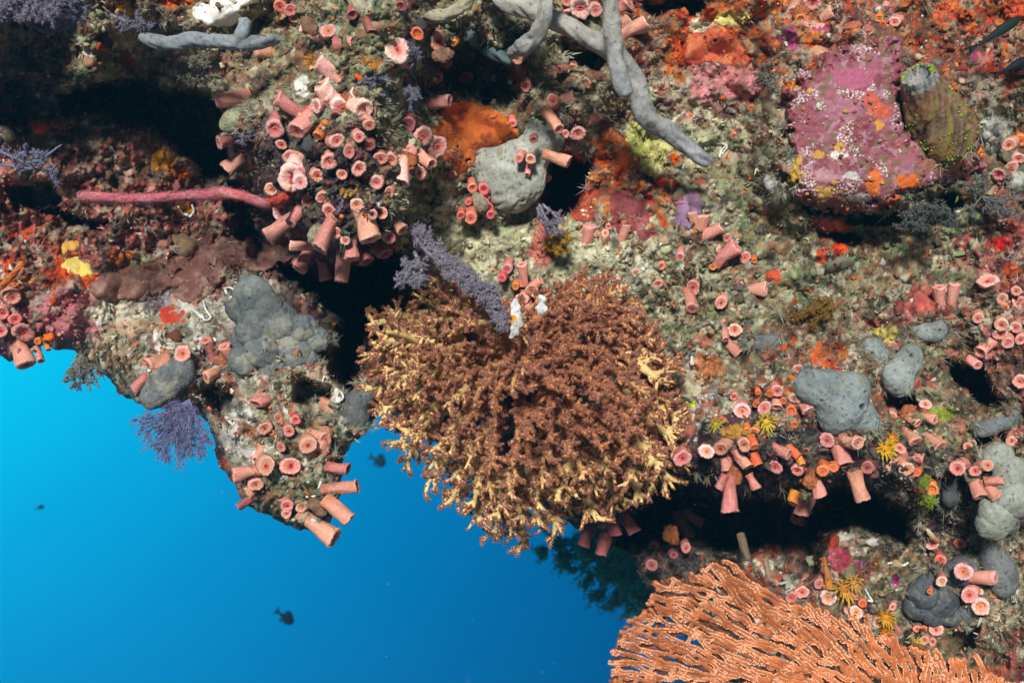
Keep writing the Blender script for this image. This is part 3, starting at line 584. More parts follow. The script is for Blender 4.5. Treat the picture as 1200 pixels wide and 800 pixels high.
# ------------------------------------------------------------------ lumpy sponges
def lump(name, label, cat, blobs, col, osc=(), fwd=0.5, seed=0, flat=0.85, kk=0.28, Y=None, dots=(), multi=False, rough=.6, mat=None, tint2=None):
    """a rounded lump grown from overlapping balls (x, y, r in pixels) sitting on the rock, with mouth holes"""
    b = np.array([q[:3] for q in blobs], float); cx, cy = np.average(b[:, :2], axis=0, weights=b[:, 2])
    Yc = Y if Y else surf(cx, cy)-0.002; px = Yc/W
    r0 = np.random.default_rng(seed)
    ctr = np.stack([(b[:, 0]-cx)*px, -fwd*b[:, 2]*px*r0.uniform(0.45, 1.4, len(b)), (cy-b[:, 1])*px], -1); rad = b[:, 2]*px
    v, f = ico(5); u = v.copy(); k = rad.mean()*kk
    def sdf(p):
        d = np.linalg.norm(p[:, None]-ctr[None], axis=2)-rad[None]
        return -k*np.log(np.exp(-d/k).sum(1))
    hi = np.full(len(u), (np.linalg.norm(ctr, axis=1)+rad).max()*1.3); t = hi.copy()
    for _ in range(40): t = np.maximum(t-0.8*np.maximum(sdf(u*t[:, None]), 0), 0.0005)
    p = u*t[:, None]
    if multi:
        v4, f4 = ico(4); p = np.concatenate([v4*np.array((1, .85, 1))*rad[i]*(1+.16*fbm(v4[:, 0]*1.3+i*3, v4[:, 2]*1.3+v4[:, 1], i+seed, 3)[:, None])+ctr[i] for i in range(len(rad))])
        f = np.concatenate([f4+i*len(v4) for i in range(len(rad))])
    sx = cx+p[:, 0]/px; sy = cy-p[:, 2]/px
    dep = p[:, 1]/px
    nn = 0.085*fbm(sx/17+dep/20, sy/17+dep/31, seed, 3, .5)+0.028*(1-2*np.abs(fbm(sx/7+dep/9, sy/9, seed+3, 3)))+0.016*fbm(sx/2.6+dep/3, sy/2.6, seed+5, 3, .6)
    f1, _, cid = worley(sx/5.5+dep/8, sy/5.5-dep/9, seed+41); nn = nn-.035*smooth(.34, .1, f1)*(cid > .45)+.02*fbm(sx/4+dep/4, sy/4, seed+9, 3, .6)
    p = p*(1+rough*(.45 if multi else 1)*nn[:, None])
    col = np.asarray(col, float); f3 = smooth(-.35, .35, fbm(sx/14, sy/14+p[:, 1]/px/15, seed+7, 4, .6))[:, None]
    C = col*(0.78+0.36*f3)
    grime = smooth(0.28, 0.5, fbm(sx/9+3, sy/9+dep/9, seed+27, 4, .65))[:, None]; C = C*(1-.7*grime)+np.array((.24, .22, .14))*.7*grime
    f1, _, cid = worley(sx/3.5, sy/3.5+dep/5, seed+31); C = np.where(((f1 < .3) & (cid > .86))[:, None], C*.45, C)
    if tint2 is not None:
        m = smooth(0.15, 0.4, fbm(sx/20, sy/20, seed+17, 4, .65))[:, None]; C = C*(1-m)+np.asarray(tint2)*m
    for (ox, oy, orad, oc) in dots:
        m = smooth(1.0, .8, np.hypot(sx-ox, sy-oy)/orad)[:, None]; C = C*(1-m)+np.array(oc)*m
    for (ox, oy, orad) in osc:
        fr = p[:, 1] < 0.25*rad.mean()
        rr = np.hypot(sx-ox, sy-oy)/orad; g = np.where(fr, smooth(1.0, 0.25, rr), 0); ring = np.where(fr, np.exp(-((rr-1.25)/.35)**2), 0)
        p[:, 1] += (g*orad*1.7-ring*orad*0.35)*px; C = C*(1-0.75*g[:, None])  # dented hole, with its shade also painted into the colour
    for ang in np.arange(0, 6.28, .34):
        k_ = np.argmax(p[:, 0]*math.cos(ang)+p[:, 2]*math.sin(ang)); LUMP_RIM.append((sx[k_], sy[k_]))
    e = Vector((float((cx-600)*px), Yc, float((400-cy)*px)))
    p[:, 1] = p[:, 1]*flat
    mb = MB(); mb.add(p, f, C)
    o = obj(name, mb.mesh(name, mat or M_sponge), None, e); tag(o, label, cat); return o

GREY = (.285, .30, .265); SLATE = (.115, .135, .145); DKG = (.075, .085, .095)
lump('grey_sponge', 'pale grey smooth sponge lump with small red cup corals on its face', 'sponge', [(597, 224, 25), (585, 204, 24), (612, 192, 27), (634, 166, 25), (568, 192, 15), (648, 146, 17), (610, 215, 26)], (.37, .385, .33), [(636, 155, 3), (613, 238, 3.4), (600, 197, 2.2)], 0.7, 1)
lump('grey_sponge', 'big slate blue sponge mass beside the deep dark hollow', 'sponge', [(300, 348, 24), (284, 362, 17), (318, 362, 20), (330, 378, 24), (302, 384, 24), (310, 408, 22), (355, 385, 20), (345, 412, 22), (374, 398, 15), (290, 420, 18), (322, 428, 17), (286, 398, 15), (362, 420, 12)], (.15, .17, .17), [(337, 419, 3), (318, 398, 2.4), (351, 404, 2), (300, 352, 2.4), (296, 412, 2)], 0.6, 2, tint2=(.24, .245, .20), multi=True, rough=1)
lump('grey_sponge', 'wide blue grey sponge slab above the forked pink cup corals', 'sponge', [(948, 452, 19), (968, 456, 22), (995, 455, 19), (985, 478, 22), (1008, 486, 16), (975, 490, 18), (1012, 496, 12)], (.20, .235, .235), [(1001, 475, 4.2), (1004, 458, 2.6), (956, 468, 2.4), (982, 484, 1.6)], 0.65, 3)
lump('grey_sponge', 'rounded grey sponge knob with two mouths hanging over a dark gap', 'sponge', [(1048, 448, 16), (1060, 425, 16), (1042, 437, 13), (1066, 414, 11)], (.25, .28, .265), [(1060, 416, 3), (1049, 447, 1.8), (1040, 433, 1.8)], 0.8, 4)
lump('grey_sponge', 'small grey sponge pad up and left of the rounded knob', 'sponge', [(1018, 408, 12), (1030, 418, 11), (1024, 410, 11)], (.23, .26, .25), [(1016, 414, 2.6)], 0.6, 5)
lump('grey_sponge', 'slim pointed grey sponge on the bare olive rock', 'sponge', [(1068, 389, 7), (1082, 389, 10), (1094, 390, 11), (1100, 384, 8)], (.23, .255, .24), [(1096, 387, 2.2)], 0.6, 6)
lump('grey_sponge', 'tall pale greenish sponge column at the right edge', 'sponge', [(1165, 535, 19), (1178, 555, 22), (1180, 580, 24), (1166, 600, 24), (1160, 612, 20)], (.27, .29, .245), [], 0.6, 7, multi=True)
lump('grey_sponge', 'dark grey sponge bulb under the tall pale sponge column', 'sponge', [(1160, 606, 16), (1174, 610, 14), (1150, 600, 10)], (.11, .125, .12), [], 0.8, 8)
lump('grey_sponge', 'broad charcoal sponge mound above the right end of the sea fan', 'sponge', [(1078, 690, 20), (1072, 708, 17), (1098, 702, 20), (1108, 718, 14), (1125, 720, 11), (1090, 716, 14)], DKG, [(1098, 706, 2.5)], 0.7, 9, tint2=(.12, .13, .14), multi=True, rough=1)
lump('grey_sponge', 'charcoal sponge ball carrying a wide open pink cup coral', 'sponge', [(1122, 664, 16), (1132, 670, 13), (1112, 672, 12)], (.12, .125, .125), [], 0.8, 10)
lump('grey_sponge', 'smooth upright grey sponge tongue at the lower right', 'sponge', [(1160, 650, 16), (1168, 668, 18), (1172, 684, 14)], (.145, .155, .155), [], 0.7, 11)
lump('grey_sponge', 'slate sponge bump behind the single pink cup corals on the left ledge', 'sponge', [(196, 450, 20), (182, 464, 14), (212, 438, 16), (215, 425, 12)], (.13, .145, .145), [], 0.6, 12, tint2=(.26, .25, .2))
lump('grey_sponge', 'glassy dark sponge drop between orange and pink cup corals', 'sponge', [(1108, 566, 10), (1110, 582, 10), (1104, 552, 7)], (.07, .075, .08), [], 0.8, 13)
lump('grey_sponge', 'slate grey sponge wedge roofing a dark slot at the right', 'sponge', [(1148, 503, 9), (1160, 500, 10), (1174, 494, 10), (1185, 486, 9)], (.14, .155, .16), [], 0.5, 14)
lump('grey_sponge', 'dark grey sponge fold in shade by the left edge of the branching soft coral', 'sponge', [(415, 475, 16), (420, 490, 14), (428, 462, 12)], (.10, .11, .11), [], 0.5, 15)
lump('grey_sponge', 'small grey sponge shell on the pale rock right of the branching soft coral', 'sponge', [(886, 402, 10), (902, 400, 9), (895, 408, 8)], (.15, .155, .16), [], 0.5, 16)
lump('grey_sponge', 'olive sponge lobe between the pink tubes of the cave mouth', 'sponge', [(276, 142, 12), (286, 136, 12), (268, 148, 9)], (.30, .30, .19), [], 0.7, 17)
lump('grey_sponge', 'mustard sponge sleeve curving below the first pink tubes at the cave mouth', 'sponge', [(250, 130, 5), (252, 140, 6), (257, 150, 6)], (.36, .26, .05), [], 1.0, 18)
lump('grey_sponge', 'small grey shell shaped sponge beside the magenta crust ledge', 'sponge', [(905, 216, 9), (910, 222, 7), (900, 212, 5)], (.46, .48, .46), [], 0.6, 19)
lump('grey_sponge', 'white sponge blob at the right edge below pink cup corals', 'sponge', [(1186, 213, 9), (1192, 210, 8)], (.46, .47, .42), [], 0.6, 20)

lump('white_sponge', 'white chalky sponge with a lone orange dot on top of the branching soft coral', 'sponge', [(604, 352, 3), (602, 358, 4), (607, 360, 3), (603, 367, 5), (608, 370, 4), (605, 377, 5.5), (610, 380, 3), (602, 385, 4), (605, 390, 3), (599, 395, 2.4)], (.62, .62, .59), [], .3, 21, Y=1.085, kk=.5, dots=[(602, 373, 4.2, (.7, .26, .01))])
lump('white_sponge', 'two white sponge crumbs behind the one with an orange dot', 'sponge', [(633, 348, 3), (637, 351, 3.4), (634, 357, 2.6), (638, 362, 4), (633, 366, 3.6), (630, 361, 2.4)], (.60, .61, .61), [], .3, 22, Y=1.11, kk=.5)
# ------------------------------------------------------------------ branching rope sponges
def rope(name, label, paths, col, seed, tips=1, col2=None):
    """paths of (x, y, depth or None, r) in pixels; the first is the main branch, the rest are its branches (parts)"""
    root = bpy.data.objects.new(name, None); COL.objects.link(root); first = True
    for k, path in enumerate(paths):
        q = np.array([(x, y, (z if z else surf(x, y)-0.02), r) for (x, y, z, r) in path], float)
        q = catmull(q, 24*len(path)); pts = P(q[:, 0], q[:, 1], q[:, 2]); rad = q[:, 3]*q[:, 2]/W
        if first: root.location = pts[0]; o0 = pts[0]; first = False
        v, f, idx = tube(pts, rad*.85, 30, True, 0.42, seed+k)
        t = (idx/idx.max())[:, None]; a = np.array(col); b = np.array(col2 if col2 is not None else col)
        c = (a*(1-t)+b*t)*(0.9+0.25*fbm(v[:, 0]*60, v[:, 2]*60, seed, 3)[:, None])
        f1, _, cid = worley(v[:, 0]*110+v[:, 1]*31, v[:, 2]*110, seed+5); c = np.where(((f1 < .12) & (cid > .62))[:, None], c*0.4, c)
        gm = smooth(.1, .45, fbm(v[:, 0]*70+3, v[:, 2]*70, seed+9, 4, .65))[:, None]; c = c*(1-.35*gm)+np.array((.20, .19, .14))*.35*gm
        mb = MB(); mb.add(v-o0, f, c); obj('branch', mb.mesh('branch', M_sponge), root)
    tag(root, label, 'sponge'); return root
G1 = (.27, .27, .265)
rope('branching_sponge', 'long thick grey branching sponge slanting down across the orange crust', [
     [(572, -30, 1.2, 15), (590, -2, 1.19, 14), (618, 8, 1.18, 14), (650, 22, 1.17, 13.5), (685, 42, 1.17, 14), (715, 58, 1.18, 14), (735, 82, 1.19, 13.5), (746, 105, 1.20, 14), (752, 128, 1.21, 14), (768, 146, 1.225, 13), (785, 157, 1.235, 12.5), (803, 171, 1.245, 11), (820, 184, 1.25, 10), (831, 190, 1.255, 7.5)],
     [(716, -40, 1.08, 12), (715, 0, 1.09, 11), (716, 30, 1.10, 13), (719, 55, 1.11, 12.5), (724, 78, 1.115, 12), (730, 98, 1.12, 12), (735, 110, 1.122, 10)],
     [(648, -30, 1.12, 10), (640, 5, 1.12, 10.5), (635, 28, 1.13, 10.5), (628, 45, 1.14, 10), (612, 55, 1.16, 11), (602, 62, 1.2, 9)]], (.46, .44, .38), 31, col2=(.31, .325, .34))
rope('branching_sponge', 'stubby curved cream sponge branch at the top edge above the purple clump', [
     [(398, -25, 1.14, 10), (414, -4, 1.13, 10), (424, 10, 1.125, 9.5), (437, 20, 1.13, 8.5), (452, 22, 1.16, 7)], [(496, 22, 1.2, 6), (510, 20, 1.17, 8), (530, 14, 1.17, 9), (545, 4, 1.18, 8), (556, -8, 1.2, 8)]], (.40, .37, .25), 37)
rope('branching_sponge', 'short pale blue grey forked sponge lying below the white chalky sponge', [
     [(166, 44, 1.16, 5), (180, 48, 1.15, 9), (205, 50, 1.145, 9), (225, 47, 1.14, 9), (250, 49, 1.14, 10), (275, 50, 1.14, 10), (300, 50, 1.15, 9), (326, 46, 1.17, 7)],
     [(278, 50, 1.14, 9), (284, 38, 1.14, 9), (288, 24, 1.14, 8)]], (.23, .26, .275), 41, col2=(.27, .31, .34))
rope('branching_sponge', 'shadowed teal grey sponge branch in the dark notch under the top', [
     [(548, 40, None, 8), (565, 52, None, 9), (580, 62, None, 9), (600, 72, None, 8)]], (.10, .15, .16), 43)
rope('finger_sponge', 'thin orange finger sponge poking up at the left edge', [
     [(-4, 340, 1.33, 4), (8, 330, 1.32, 4.5), (17, 320, 1.31, 4), (26, 308, 1.31, 4.5)]], (.70, .17, .03), 45)
rope('finger_sponge', 'upright dull red finger sponge under the left cave', [
     [(116, 200, None, 4), (121, 185, 1.39, 5), (126, 165, 1.39, 4.5), (130, 156, 1.39, 3)]], (.26, .07, .06), 47)
rope('finger_sponge', 'olive brown sponge rod standing behind the top of the sea fan', [
     [(868, 625, 1.38, 5), (872, 640, 1.37, 6), (877, 655, 1.36, 5)]], (.20, .15, .09), 49)
rope('finger_sponge', 'pale brown sponge rod right of the olive rod behind the sea fan', [
     [(897, 655, 1.37, 4), (899, 668, 1.36, 4), (903, 680, 1.35, 3)]], (.30, .2, .13), 50)

def slab_knobs():
    me = SLAB.data; n = len(me.vertices); co = np.empty(n*3, np.float32); me.vertices.foreach_get('co', co); co = co.reshape(-1, 3)
    r = np.random.default_rng(4); k = r.choice(n, 900, replace=False); p = co[k]; m = fbm(p[:, 0]*40, p[:, 2]*40, 3, 3) > .0; p = p[m]; iv, fi = ico(1)
    R = r.lognormal(0, .5, len(p))*.0011; pal = np.array([(.30, .09, .12), (.36, .18, .21), (.5, .12, .04), (.5, .47, .42), (.22, .14, .09), (.26, .06, .09), (.45, .26, .06)]); c = pal[r.integers(0, len(pal), len(p))]
    v = iv[None]*R[:, None, None]*r.uniform(.5, 1.5, (len(p), 1, 3))*(1+.25*r.normal(0, 1, (len(p), len(iv), 1)))+p[:, None]
    mb = MB(); mb.add(v.reshape(-1, 3), (fi[None]+np.arange(len(p))[:, None, None]*len(iv)).reshape(-1, 3), np.repeat(c, len(iv), 0))
    o = obj('crust_knobs', mb.mesh('crust_knobs', M_crust), SLAB); o['kind'] = 'stuff'
slab_knobs()
for (x, y) in [(922, 118), (935, 98), (972, 72), (1010, 54), (1056, 68), (1052, 110), (1066, 160), (1080, 190), (1060, 224), (1036, 242), (1005, 248), (975, 244), (950, 238), (930, 216), (920, 180), (918, 150)]:
    LUMP_RIM += [(x+rng.normal(0, 4), y+rng.normal(0, 4)) for _ in range(5)]
LR = np.array(LUMP_RIM); LR = LR[inside_wall(LR[:, 0], LR[:, 1], 2)]
LR = np.concatenate([LR+rng.normal(0, 2.5, LR.shape) for _ in range(2)])
hair_tufts('hydroid_fuzz', 'hydroid hairs and silt creeping up the feet of the grey sponges', 'hydroid fuzz', LR[:, 0], LR[:, 1], 15, (5, 11), 16, off=.004)
# ------------------------------------------------------------------ cup corals: one polyp shape per kind, length and variant, then colonies of copies
KINDS = {  # body low, body high, rim, disc, centre
 'p': ((.57, .21, .145), (.61, .27, .205), (.70, .38, .32), (.62, .25, .19), (.50, .07, .05)),
 's': ((.54, .19, .125), (.58, .25, .185), (.66, .33, .27), (.60, .22, .16), (.44, .045, .03)),
 'w': ((.72, .32, .24), (.80, .43, .36), (.84, .56, .50), (.75, .38, .33), (.60, .12, .08)),
 'd': ((.58, .20, .15), (.66, .29, .25), (.78, .50, .45), (.72, .33, .24), (.72, .24, .03)),
 'o': ((.62, .20, .03), (.68, .17, .04), (.70, .26, .10), (.66, .16, .05), (.60, .20, .02)),
 'r': ((.60, .12, .06), (.66, .16, .12), (.76, .24, .20), (.68, .14, .10), (.42, .03, .03)),
 'm': ((.22, .05, .04), (.30, .09, .08), (.36, .14, .13), (.30, .08, .08), (.2, .02, .02)),  # dark copy of the pink polyp, shade put into its colour
}
ASPECTS = (1.3, 2.3, 3.6)
def polyp_mesh(kind, asp, var):
    lo, hi, rim, disc, ctr = [np.array(c) for c in KINDS[kind]]
    r = np.random.default_rng(hash((kind, int(asp*10), var)) % 99991 if False else (ord(kind)*1000+int(asp*10)*10+var))
    ns = 40; h = asp; a = np.arange(ns)*2*np.pi/ns
    openness = (0.6, 0.2, 0.95, 0.05)[var % 4]*(1.25 if kind == 'd' else 1)
    rows = [(.98, 0), (.93, .10*h), (.89, .25*h), (.90, .42*h), (.92, .6*h), (.95, .76*h), (.98, h-.32), (1.0, h-.18), (.98, h-.07), (.93, h), (.84, h+.03), (.72, h+.02-.03*openness), (.58, h-.02-.08*openness), (.45, h-.05-.15*openness), (.31, h-.08-.22*openness), (.16, h-.10-.26*openness), (.02, h-.10-.28*openness)]
    cols = [lo, lo, lo*.6+hi*.4, hi, hi, hi, hi, hi*.6+rim*.4, rim, rim, rim, disc*.5+rim*.5, disc, disc, disc*.55+ctr*.45, ctr*.7, ctr*.4]
    ph = r.uniform(0, 6.28); nl = int(r.integers(10, 14)); ecc = r.uniform(0.86, 1.0); ea = r.uniform(0, 3.14); bx, by = r.normal(0, .36, 2)
    V = []; C = []; lump_ = r.uniform(-1, 1); tlt = r.uniform(0, .32); ta = r.uniform(0, 6.28)
    for i, (q, z) in enumerate(rows):
        w = np.zeros(ns); zz = np.full(ns, z)
        if 6 <= i <= 10: w = 0.018*np.cos(nl*a+ph); zz = zz+0.022*np.cos(nl*a+ph)+0.13*fbm(np.cos(a)*1.6+var*3, np.sin(a)*1.6+7, int(asp*10)+var*13, 3)
        if i > 10: zz = zz+0.035*np.cos(nl*a+ph)*(1-(i-11)/7)+0.05*fbm(np.cos(a)*2+var, np.sin(a)*2, var, 2)
        if i < 10: w = w+0.016*np.cos(24*a)+0.24*fbm(np.cos(a)*1.4+i*.4, np.sin(a)*1.4+var*5+i*.3, 9+var, 4, .6)
        q = q*(1+.12*lump_*math.sin(min(z/h, 1)*3.1416*1.6)) if i < 10 else q
        rad = q*(1+w)*(1+(ecc-1)*np.cos(2*(a-ea)))
        if i >= 13: rad = rad*(1+0.45*np.cos(2*(a-ea))*openness*0.6)
        if i > 5: zz = zz+tlt*q*np.cos(a-ta)*(1 if i > 6 else .5)
        t = max(0, min(z/h, 1)); ox = bx*(t*t-1)*0.9; oy = by*(t*t-1)*0.9
        V.append(np.stack([rad*np.cos(a)+ox, rad*np.sin(a)+oy, zz], -1))
        k = 1.0 if i < 11 else 1.0
        c = np.tile(cols[i], (ns, 1))
        if 10 <= i <= 14: c = c*(1-0.15*(np.cos(nl*a+ph) < -0.2))[:, None]
        if i < 6:
            m = (fbm(np.cos(a)*1.5+i*.5, np.sin(a)*1.5+var*2, 77+var, 3) > 0.02+.08*i)[:, None]; c = np.where(m & (i < 5), c*0.55+np.array((.12, .10, .07))*.45, c)
        C.append(c)
    mb = MB(); mb.add(np.concatenate(V), grid_faces(len(rows), ns, True), np.concatenate(C))
    body = mb.mesh('polyp', M_polyp)
    # the folded lips round the slit
    mb = MB(); nl2 = int(r.integers(5, 8)); n2 = 30; a2 = np.arange(n2)*2*np.pi/n2; zc = h-.09-.2*openness
    V = []; C = []
    for q, z, c in ((.34, -.06, disc), (.28, .03, disc*.6+ctr*.4), (.20, .06, ctr), (.10, .0, ctr*.5), (.02, -.10, ctr*.2)):
        rr = q*(1+.16*np.cos(nl2*a2+ph))*(1+.3*np.cos(2*(a2-ea))*openness)
        V.append(np.stack([rr*np.cos(a2), rr*np.sin(a2), np.full(n2, zc+z)+tlt*rr*np.cos(a2-ta)+.02*np.cos(nl2*a2+ph)], -1)); C.append(np.tile(c, (n2, 1)))
    mb.add(np.concatenate(V), grid_faces(5, n2, True), np.concatenate(C))
    return body, mb.mesh('mouth', M_polyp)
POLYP = {}
def polyp_proto(kind, k, var):
    key = (kind, k, var)
    if key not in POLYP: POLYP[key] = polyp_mesh(kind, ASPECTS[k], var)
    return POLYP[key]
BASES = []
for s_ in range(5):
    v_, f_ = ico(3); q_ = v_*(1+0.45*fbm(v_[:, 0]*2.2+v_[:, 1]*1.3+s_*5, v_[:, 2]*2.2-v_[:, 1], s_, 4, .6)[:, None])
    c0 = [np.array(x) for x in ((.24, .13, .08), (.20, .18, .12), (.40, .13, .05), (.16, .10, .10), (.30, .26, .18))][s_]
    mb_ = MB(); mb_.add(q_, f_, c0*(0.8+0.8*fbm(v_[:, 0]*4, v_[:, 2]*4+v_[:, 1]*3, s_+50, 4, .7)[:, None])); BASES.append(mb_.mesh('base', M_rock))
_cn = [0]
def colony(label, pol, cat='cup coral', group=None, dark=False, base=True, lift=0.0, name='cup_coral'):
    """pol rows: tip x, tip y, base x, base y, radius, forward reach (all pixels), kind"""
    _cn[0] += 1; r = np.random.default_rng(_cn[0]*17)
    bxy = np.array([(q[2], q[3]) for q in pol], float); mx, my = bxy.mean(0)
    Yb = float(np.min(depth(bxy[:, 0], bxy[:, 1], False)))-lift
    o0 = P(mx, my, Yb)
    root = bpy.data.objects.new(name, None); COL.objects.link(root); root.location = o0
    tag(root, label, cat, group)
    for q in pol:
        tx, ty, bx, by, rr, fw = q[:6]; kind = q[6] if len(q) > 6 else 'p'
        Y1 = surf(bx, by)-0.001-lift; B = P(bx, by, Y1); T = P(tx, ty, Y1-fw*Y1/W); d = T-B; L = np.linalg.norm(d); d = d/L
        rw = (1.1 if kind == 'w' else .87)*rr*Y1/W*float(r.uniform(.84, 1.14))
        B = B-d*rw*0.5; L += rw*0.5
        k = int(np.argmin([abs(math.log(L/rw/A)) for A in ASPECTS])); var = int(r.integers(0, 6))
        body, mouth = polyp_proto(kind, k, var)
        quat = Vector(d).to_track_quat('Z', 'Y') @ Quaternion((0, 0, 1), float(r.uniform(0, 6.28)))
        p = obj('polyp', body, root, Vector(B-o0)); p.rotation_mode = 'QUATERNION'; p.rotation_quaternion = quat
        sz = L/ASPECTS[k]; p.scale = (rw, rw, sz)
        obj('mouth', mouth, p)
    if base:
        ext = max(6.0, float(np.hypot(*(bxy-[mx, my]).T).max())*0.75+5) if len(pol) > 1 else pol[0][4]*0.9
        b = obj('base', BASES[int(r.integers(0, 5))], root, Vector((0, 0.009, 0))); s = min(ext, 12)*Yb/W; b.scale = (s, s*0.45, s*0.7); b.rotation_euler = (0, float(r.uniform(0, 6)), 0)
    return root

F = lambda x, y, r, k='p', dx=0, dy=-4, fw=None: (x, y, x+dx, y+dy, r, fw if fw else r*1.7, k)     # faces the viewer
T = lambda tx, ty, bx, by, r, k='p', fw=10: (tx, ty, bx, by, r, fw, k)                               # seen from the side
# left edge and left ledge
colony('pink cup corals packed along the left edge above the open water', [F(15, 349, 10, 's'), F(3, 367, 10, 's'), F(18, 374, 8, 'r'), T(28, 390, 24, 380, 12, 's', 14), F(1, 388, 9, 's'), T(31, 428, 20, 406, 10, 's', 6), T(48, 423, 42, 408, 6, 's', 4), T(57, 410, 55, 398, 5, 'o', 4), F(44, 400, 6, 'o')], base=False)
colony('single fat cup coral facing out over the left ledge with its shadow below', [F(214, 414, 12, 's', 3, -4, 26)], base=False)
colony('cup coral tube pointing left beside the fat facing one', [T(172, 428, 190, 423, 10, 's', 14)], base=False)
colony('lowest small cup coral tube on the left ledge tip', [T(157, 457, 171, 444, 8.5, 's', 5)], base=False)
colony('pair of short cup coral tubes bending over pale rock by the big slate sponge', [T(241, 398, 250, 418, 8, 's', 12), T(262, 405, 274, 420, 8.5, 's', 14)])
colony('lone cup coral tube right of the single fat facing one', [T(241, 443, 256, 436, 9.5, 's', 14)], base=False)
colony('cup coral looking out just above the pillar of the left ledge', [T(300, 473, 312, 462, 9, 's', 12), F(304, 466, 6, 's')], base=False)
# hanging pillar
colony('small round cup corals on the pale face of the hanging pillar', [F(326, 490, 7, 's'), F(347, 492, 6, 'r'), F(310, 502, 8.5, 's'), F(339, 505, 9, 's'), F(329, 524, 7, 's'), F(318, 507, 5, 'o')], base=False)
colony('large double cup coral in the middle of the hanging pillar', [T(372, 531, 376, 512, 12, 's', 16), F(361, 522, 10, 's'), T(381, 516, 368, 510, 9, 's', 10)])
colony('cup coral lying sideways by white worm tubes on the hanging pillar', [T(398, 481, 382, 477, 9, 's', 12)], base=False)
colony('big lobed cup corals with red mouths on the left of the hanging pillar', [F(312, 546, 13, 's'), T(302, 540, 308, 526, 9, 's', 10), F(341, 546, 12.5, 's'), T(349, 552, 346, 540, 8, 's', 8)])
colony('cup coral tubes pointing left under the hanging pillar', [T(273, 557, 300, 551, 9, 's', 6), T(289, 578, 303, 566, 9, 's', 6), T(279, 594, 296, 582, 7, 'm', 4)])
colony('stout cup coral tube jutting right over the water', [T(419, 569, 382, 573, 9.5, 's', 6)], base=False)
colony('cup coral tube hidden behind the stout jutting one', [T(408, 549, 388, 543, 9, 's', 5)], base=False)
colony('two thick cup coral tubes aimed down right at the pillar bottom', [T(393, 630, 358, 602, 11.5, 's', 8), T(410, 609, 384, 587, 10.5, 's', 6)])
colony('row of cup corals with open mouths low on the hanging pillar', [F(337, 593, 9.5, 's'), F(354, 594, 7, 's'), F(336, 601, 7, 's'), F(300, 568, 8, 's')])
# cave mouth tubes
colony('pink tubes at the mouth of the left cave facing left', [T(252, 119, 290, 112, 9.5, 'p', 10), F(253, 114, 6, 'r'), T(262, 130, 270, 124, 5, 'p', 8)])
colony('short pink tube with red throat at the cave mouth', [T(256, 168, 278, 164, 9.5, 'p', 14)], base=False)
colony('orange pink tube hanging down left below the cave mouth', [T(264, 199, 284, 181, 9.5, 'p', 4)], base=False)
colony('salmon tube against the right end of the pale blue grey forked sponge', [T(298, 60, 318, 56, 9, 's', 6)], base=False)
# top cluster on the protruding lump
colony('upper pink tubes sharing one stalk near the top left', [F(340, 12, 9, 's'), F(328, 8, 7, 'r'), T(355, 29, 372, 44, 8, 'w', 14), F(385, 36, 11.5, 'p', -2, 10), T(414, 50, 396, 51, 9, 'p', 6), F(345, 22, 7, 's')])
colony('bunch of pale pink tubes on the sunlit crest of the protruding lump', [T(372, 73, 392, 94, 9, 'w', 12), T(376, 98, 398, 118, 10, 'w', 16), T(382, 106, 402, 118, 9, 'w', 14), T(420, 110, 404, 118, 9, 'w', 14), F(370, 125, 9, 'w', 14, -2), F(427, 128, 11, 'w', -10, -6), F(433, 147, 9, 'p', -4, -6), F(398, 126, 9, 'w')])
colony('wide mouthed pink tubes pointing down left under the pale crest bunch', [T(324, 114, 354, 128, 12, 'p', 12), T(347, 154, 362, 134, 13, 'p', 16), F(322, 152, 11.5, 'p', 8, -8), T(372, 160, 378, 146, 8, 'o', 10), T(394, 138, 398, 126, 9, 'm', 10)])
colony('pink knobs where the whip coral meets the clump', [F(342, 208, 13, 'w'), F(352, 214, 9, 'w'), F(318, 222, 9, 'p'), F(330, 247, 10, 'w', 3, -4), T(346, 200, 350, 192, 9, 'w', 10)])
colony('pink tubes splayed downward at the lower left of the clump', [T(313, 279, 350, 258, 12.5, 'p', 8), T(340, 288, 366, 286, 6.5, 'p', 6), T(350, 316, 364, 290, 10, 's', 6), T(374, 292, 394, 262, 11.5, 'p', 10)])
colony('lowest pink tubes of the clump hanging over the dark hollow', [T(400, 330, 402, 294, 11, 'p', 6), T(382, 328, 376, 306, 9, 's', 4), T(430, 307, 418, 288, 11, 'm', 8), T(452, 298, 440, 282, 10, 'm', 6)])
colony('pink tubes on the right flank of the clump beside fuzzy lavender growth', [T(434, 281, 424, 252, 12.5, 'p', 12), F(430, 265, 7, 'p'), F(456, 279, 9.5, 's', -2, -5), F(405, 282, 7, 'p'), F(393, 273, 8, 'p'), F(437, 252, 7, 'p'), T(472, 270, 462, 262, 7, 's', 8)])
colony('pale pink tubes fused in a row right of the clump', [T(462, 194, 478, 180, 12, 'w', 12), T(505, 193, 488, 182, 10, 'p', 10), T(471, 215, 474, 192, 9.5, 'w', 10), F(492, 203, 8.5, 'p', 0, -6), F(458, 188, 9, 'p')])
colony('cup corals stacked diagonally in half shade by the orange crust sponge', [F(514, 172, 11.5, 'p', -10, -4), F(496, 160, 11, 'p', -6, -4), F(478, 147, 10, 'm'), F(507, 192, 7, 'p', -4, -6), T(515, 186, 504, 176, 8, 'p', 8)])
colony('pink tube pointing right above the orange crust sponge', [T(527, 118, 500, 119, 9.5, 'p', 6)], base=False)
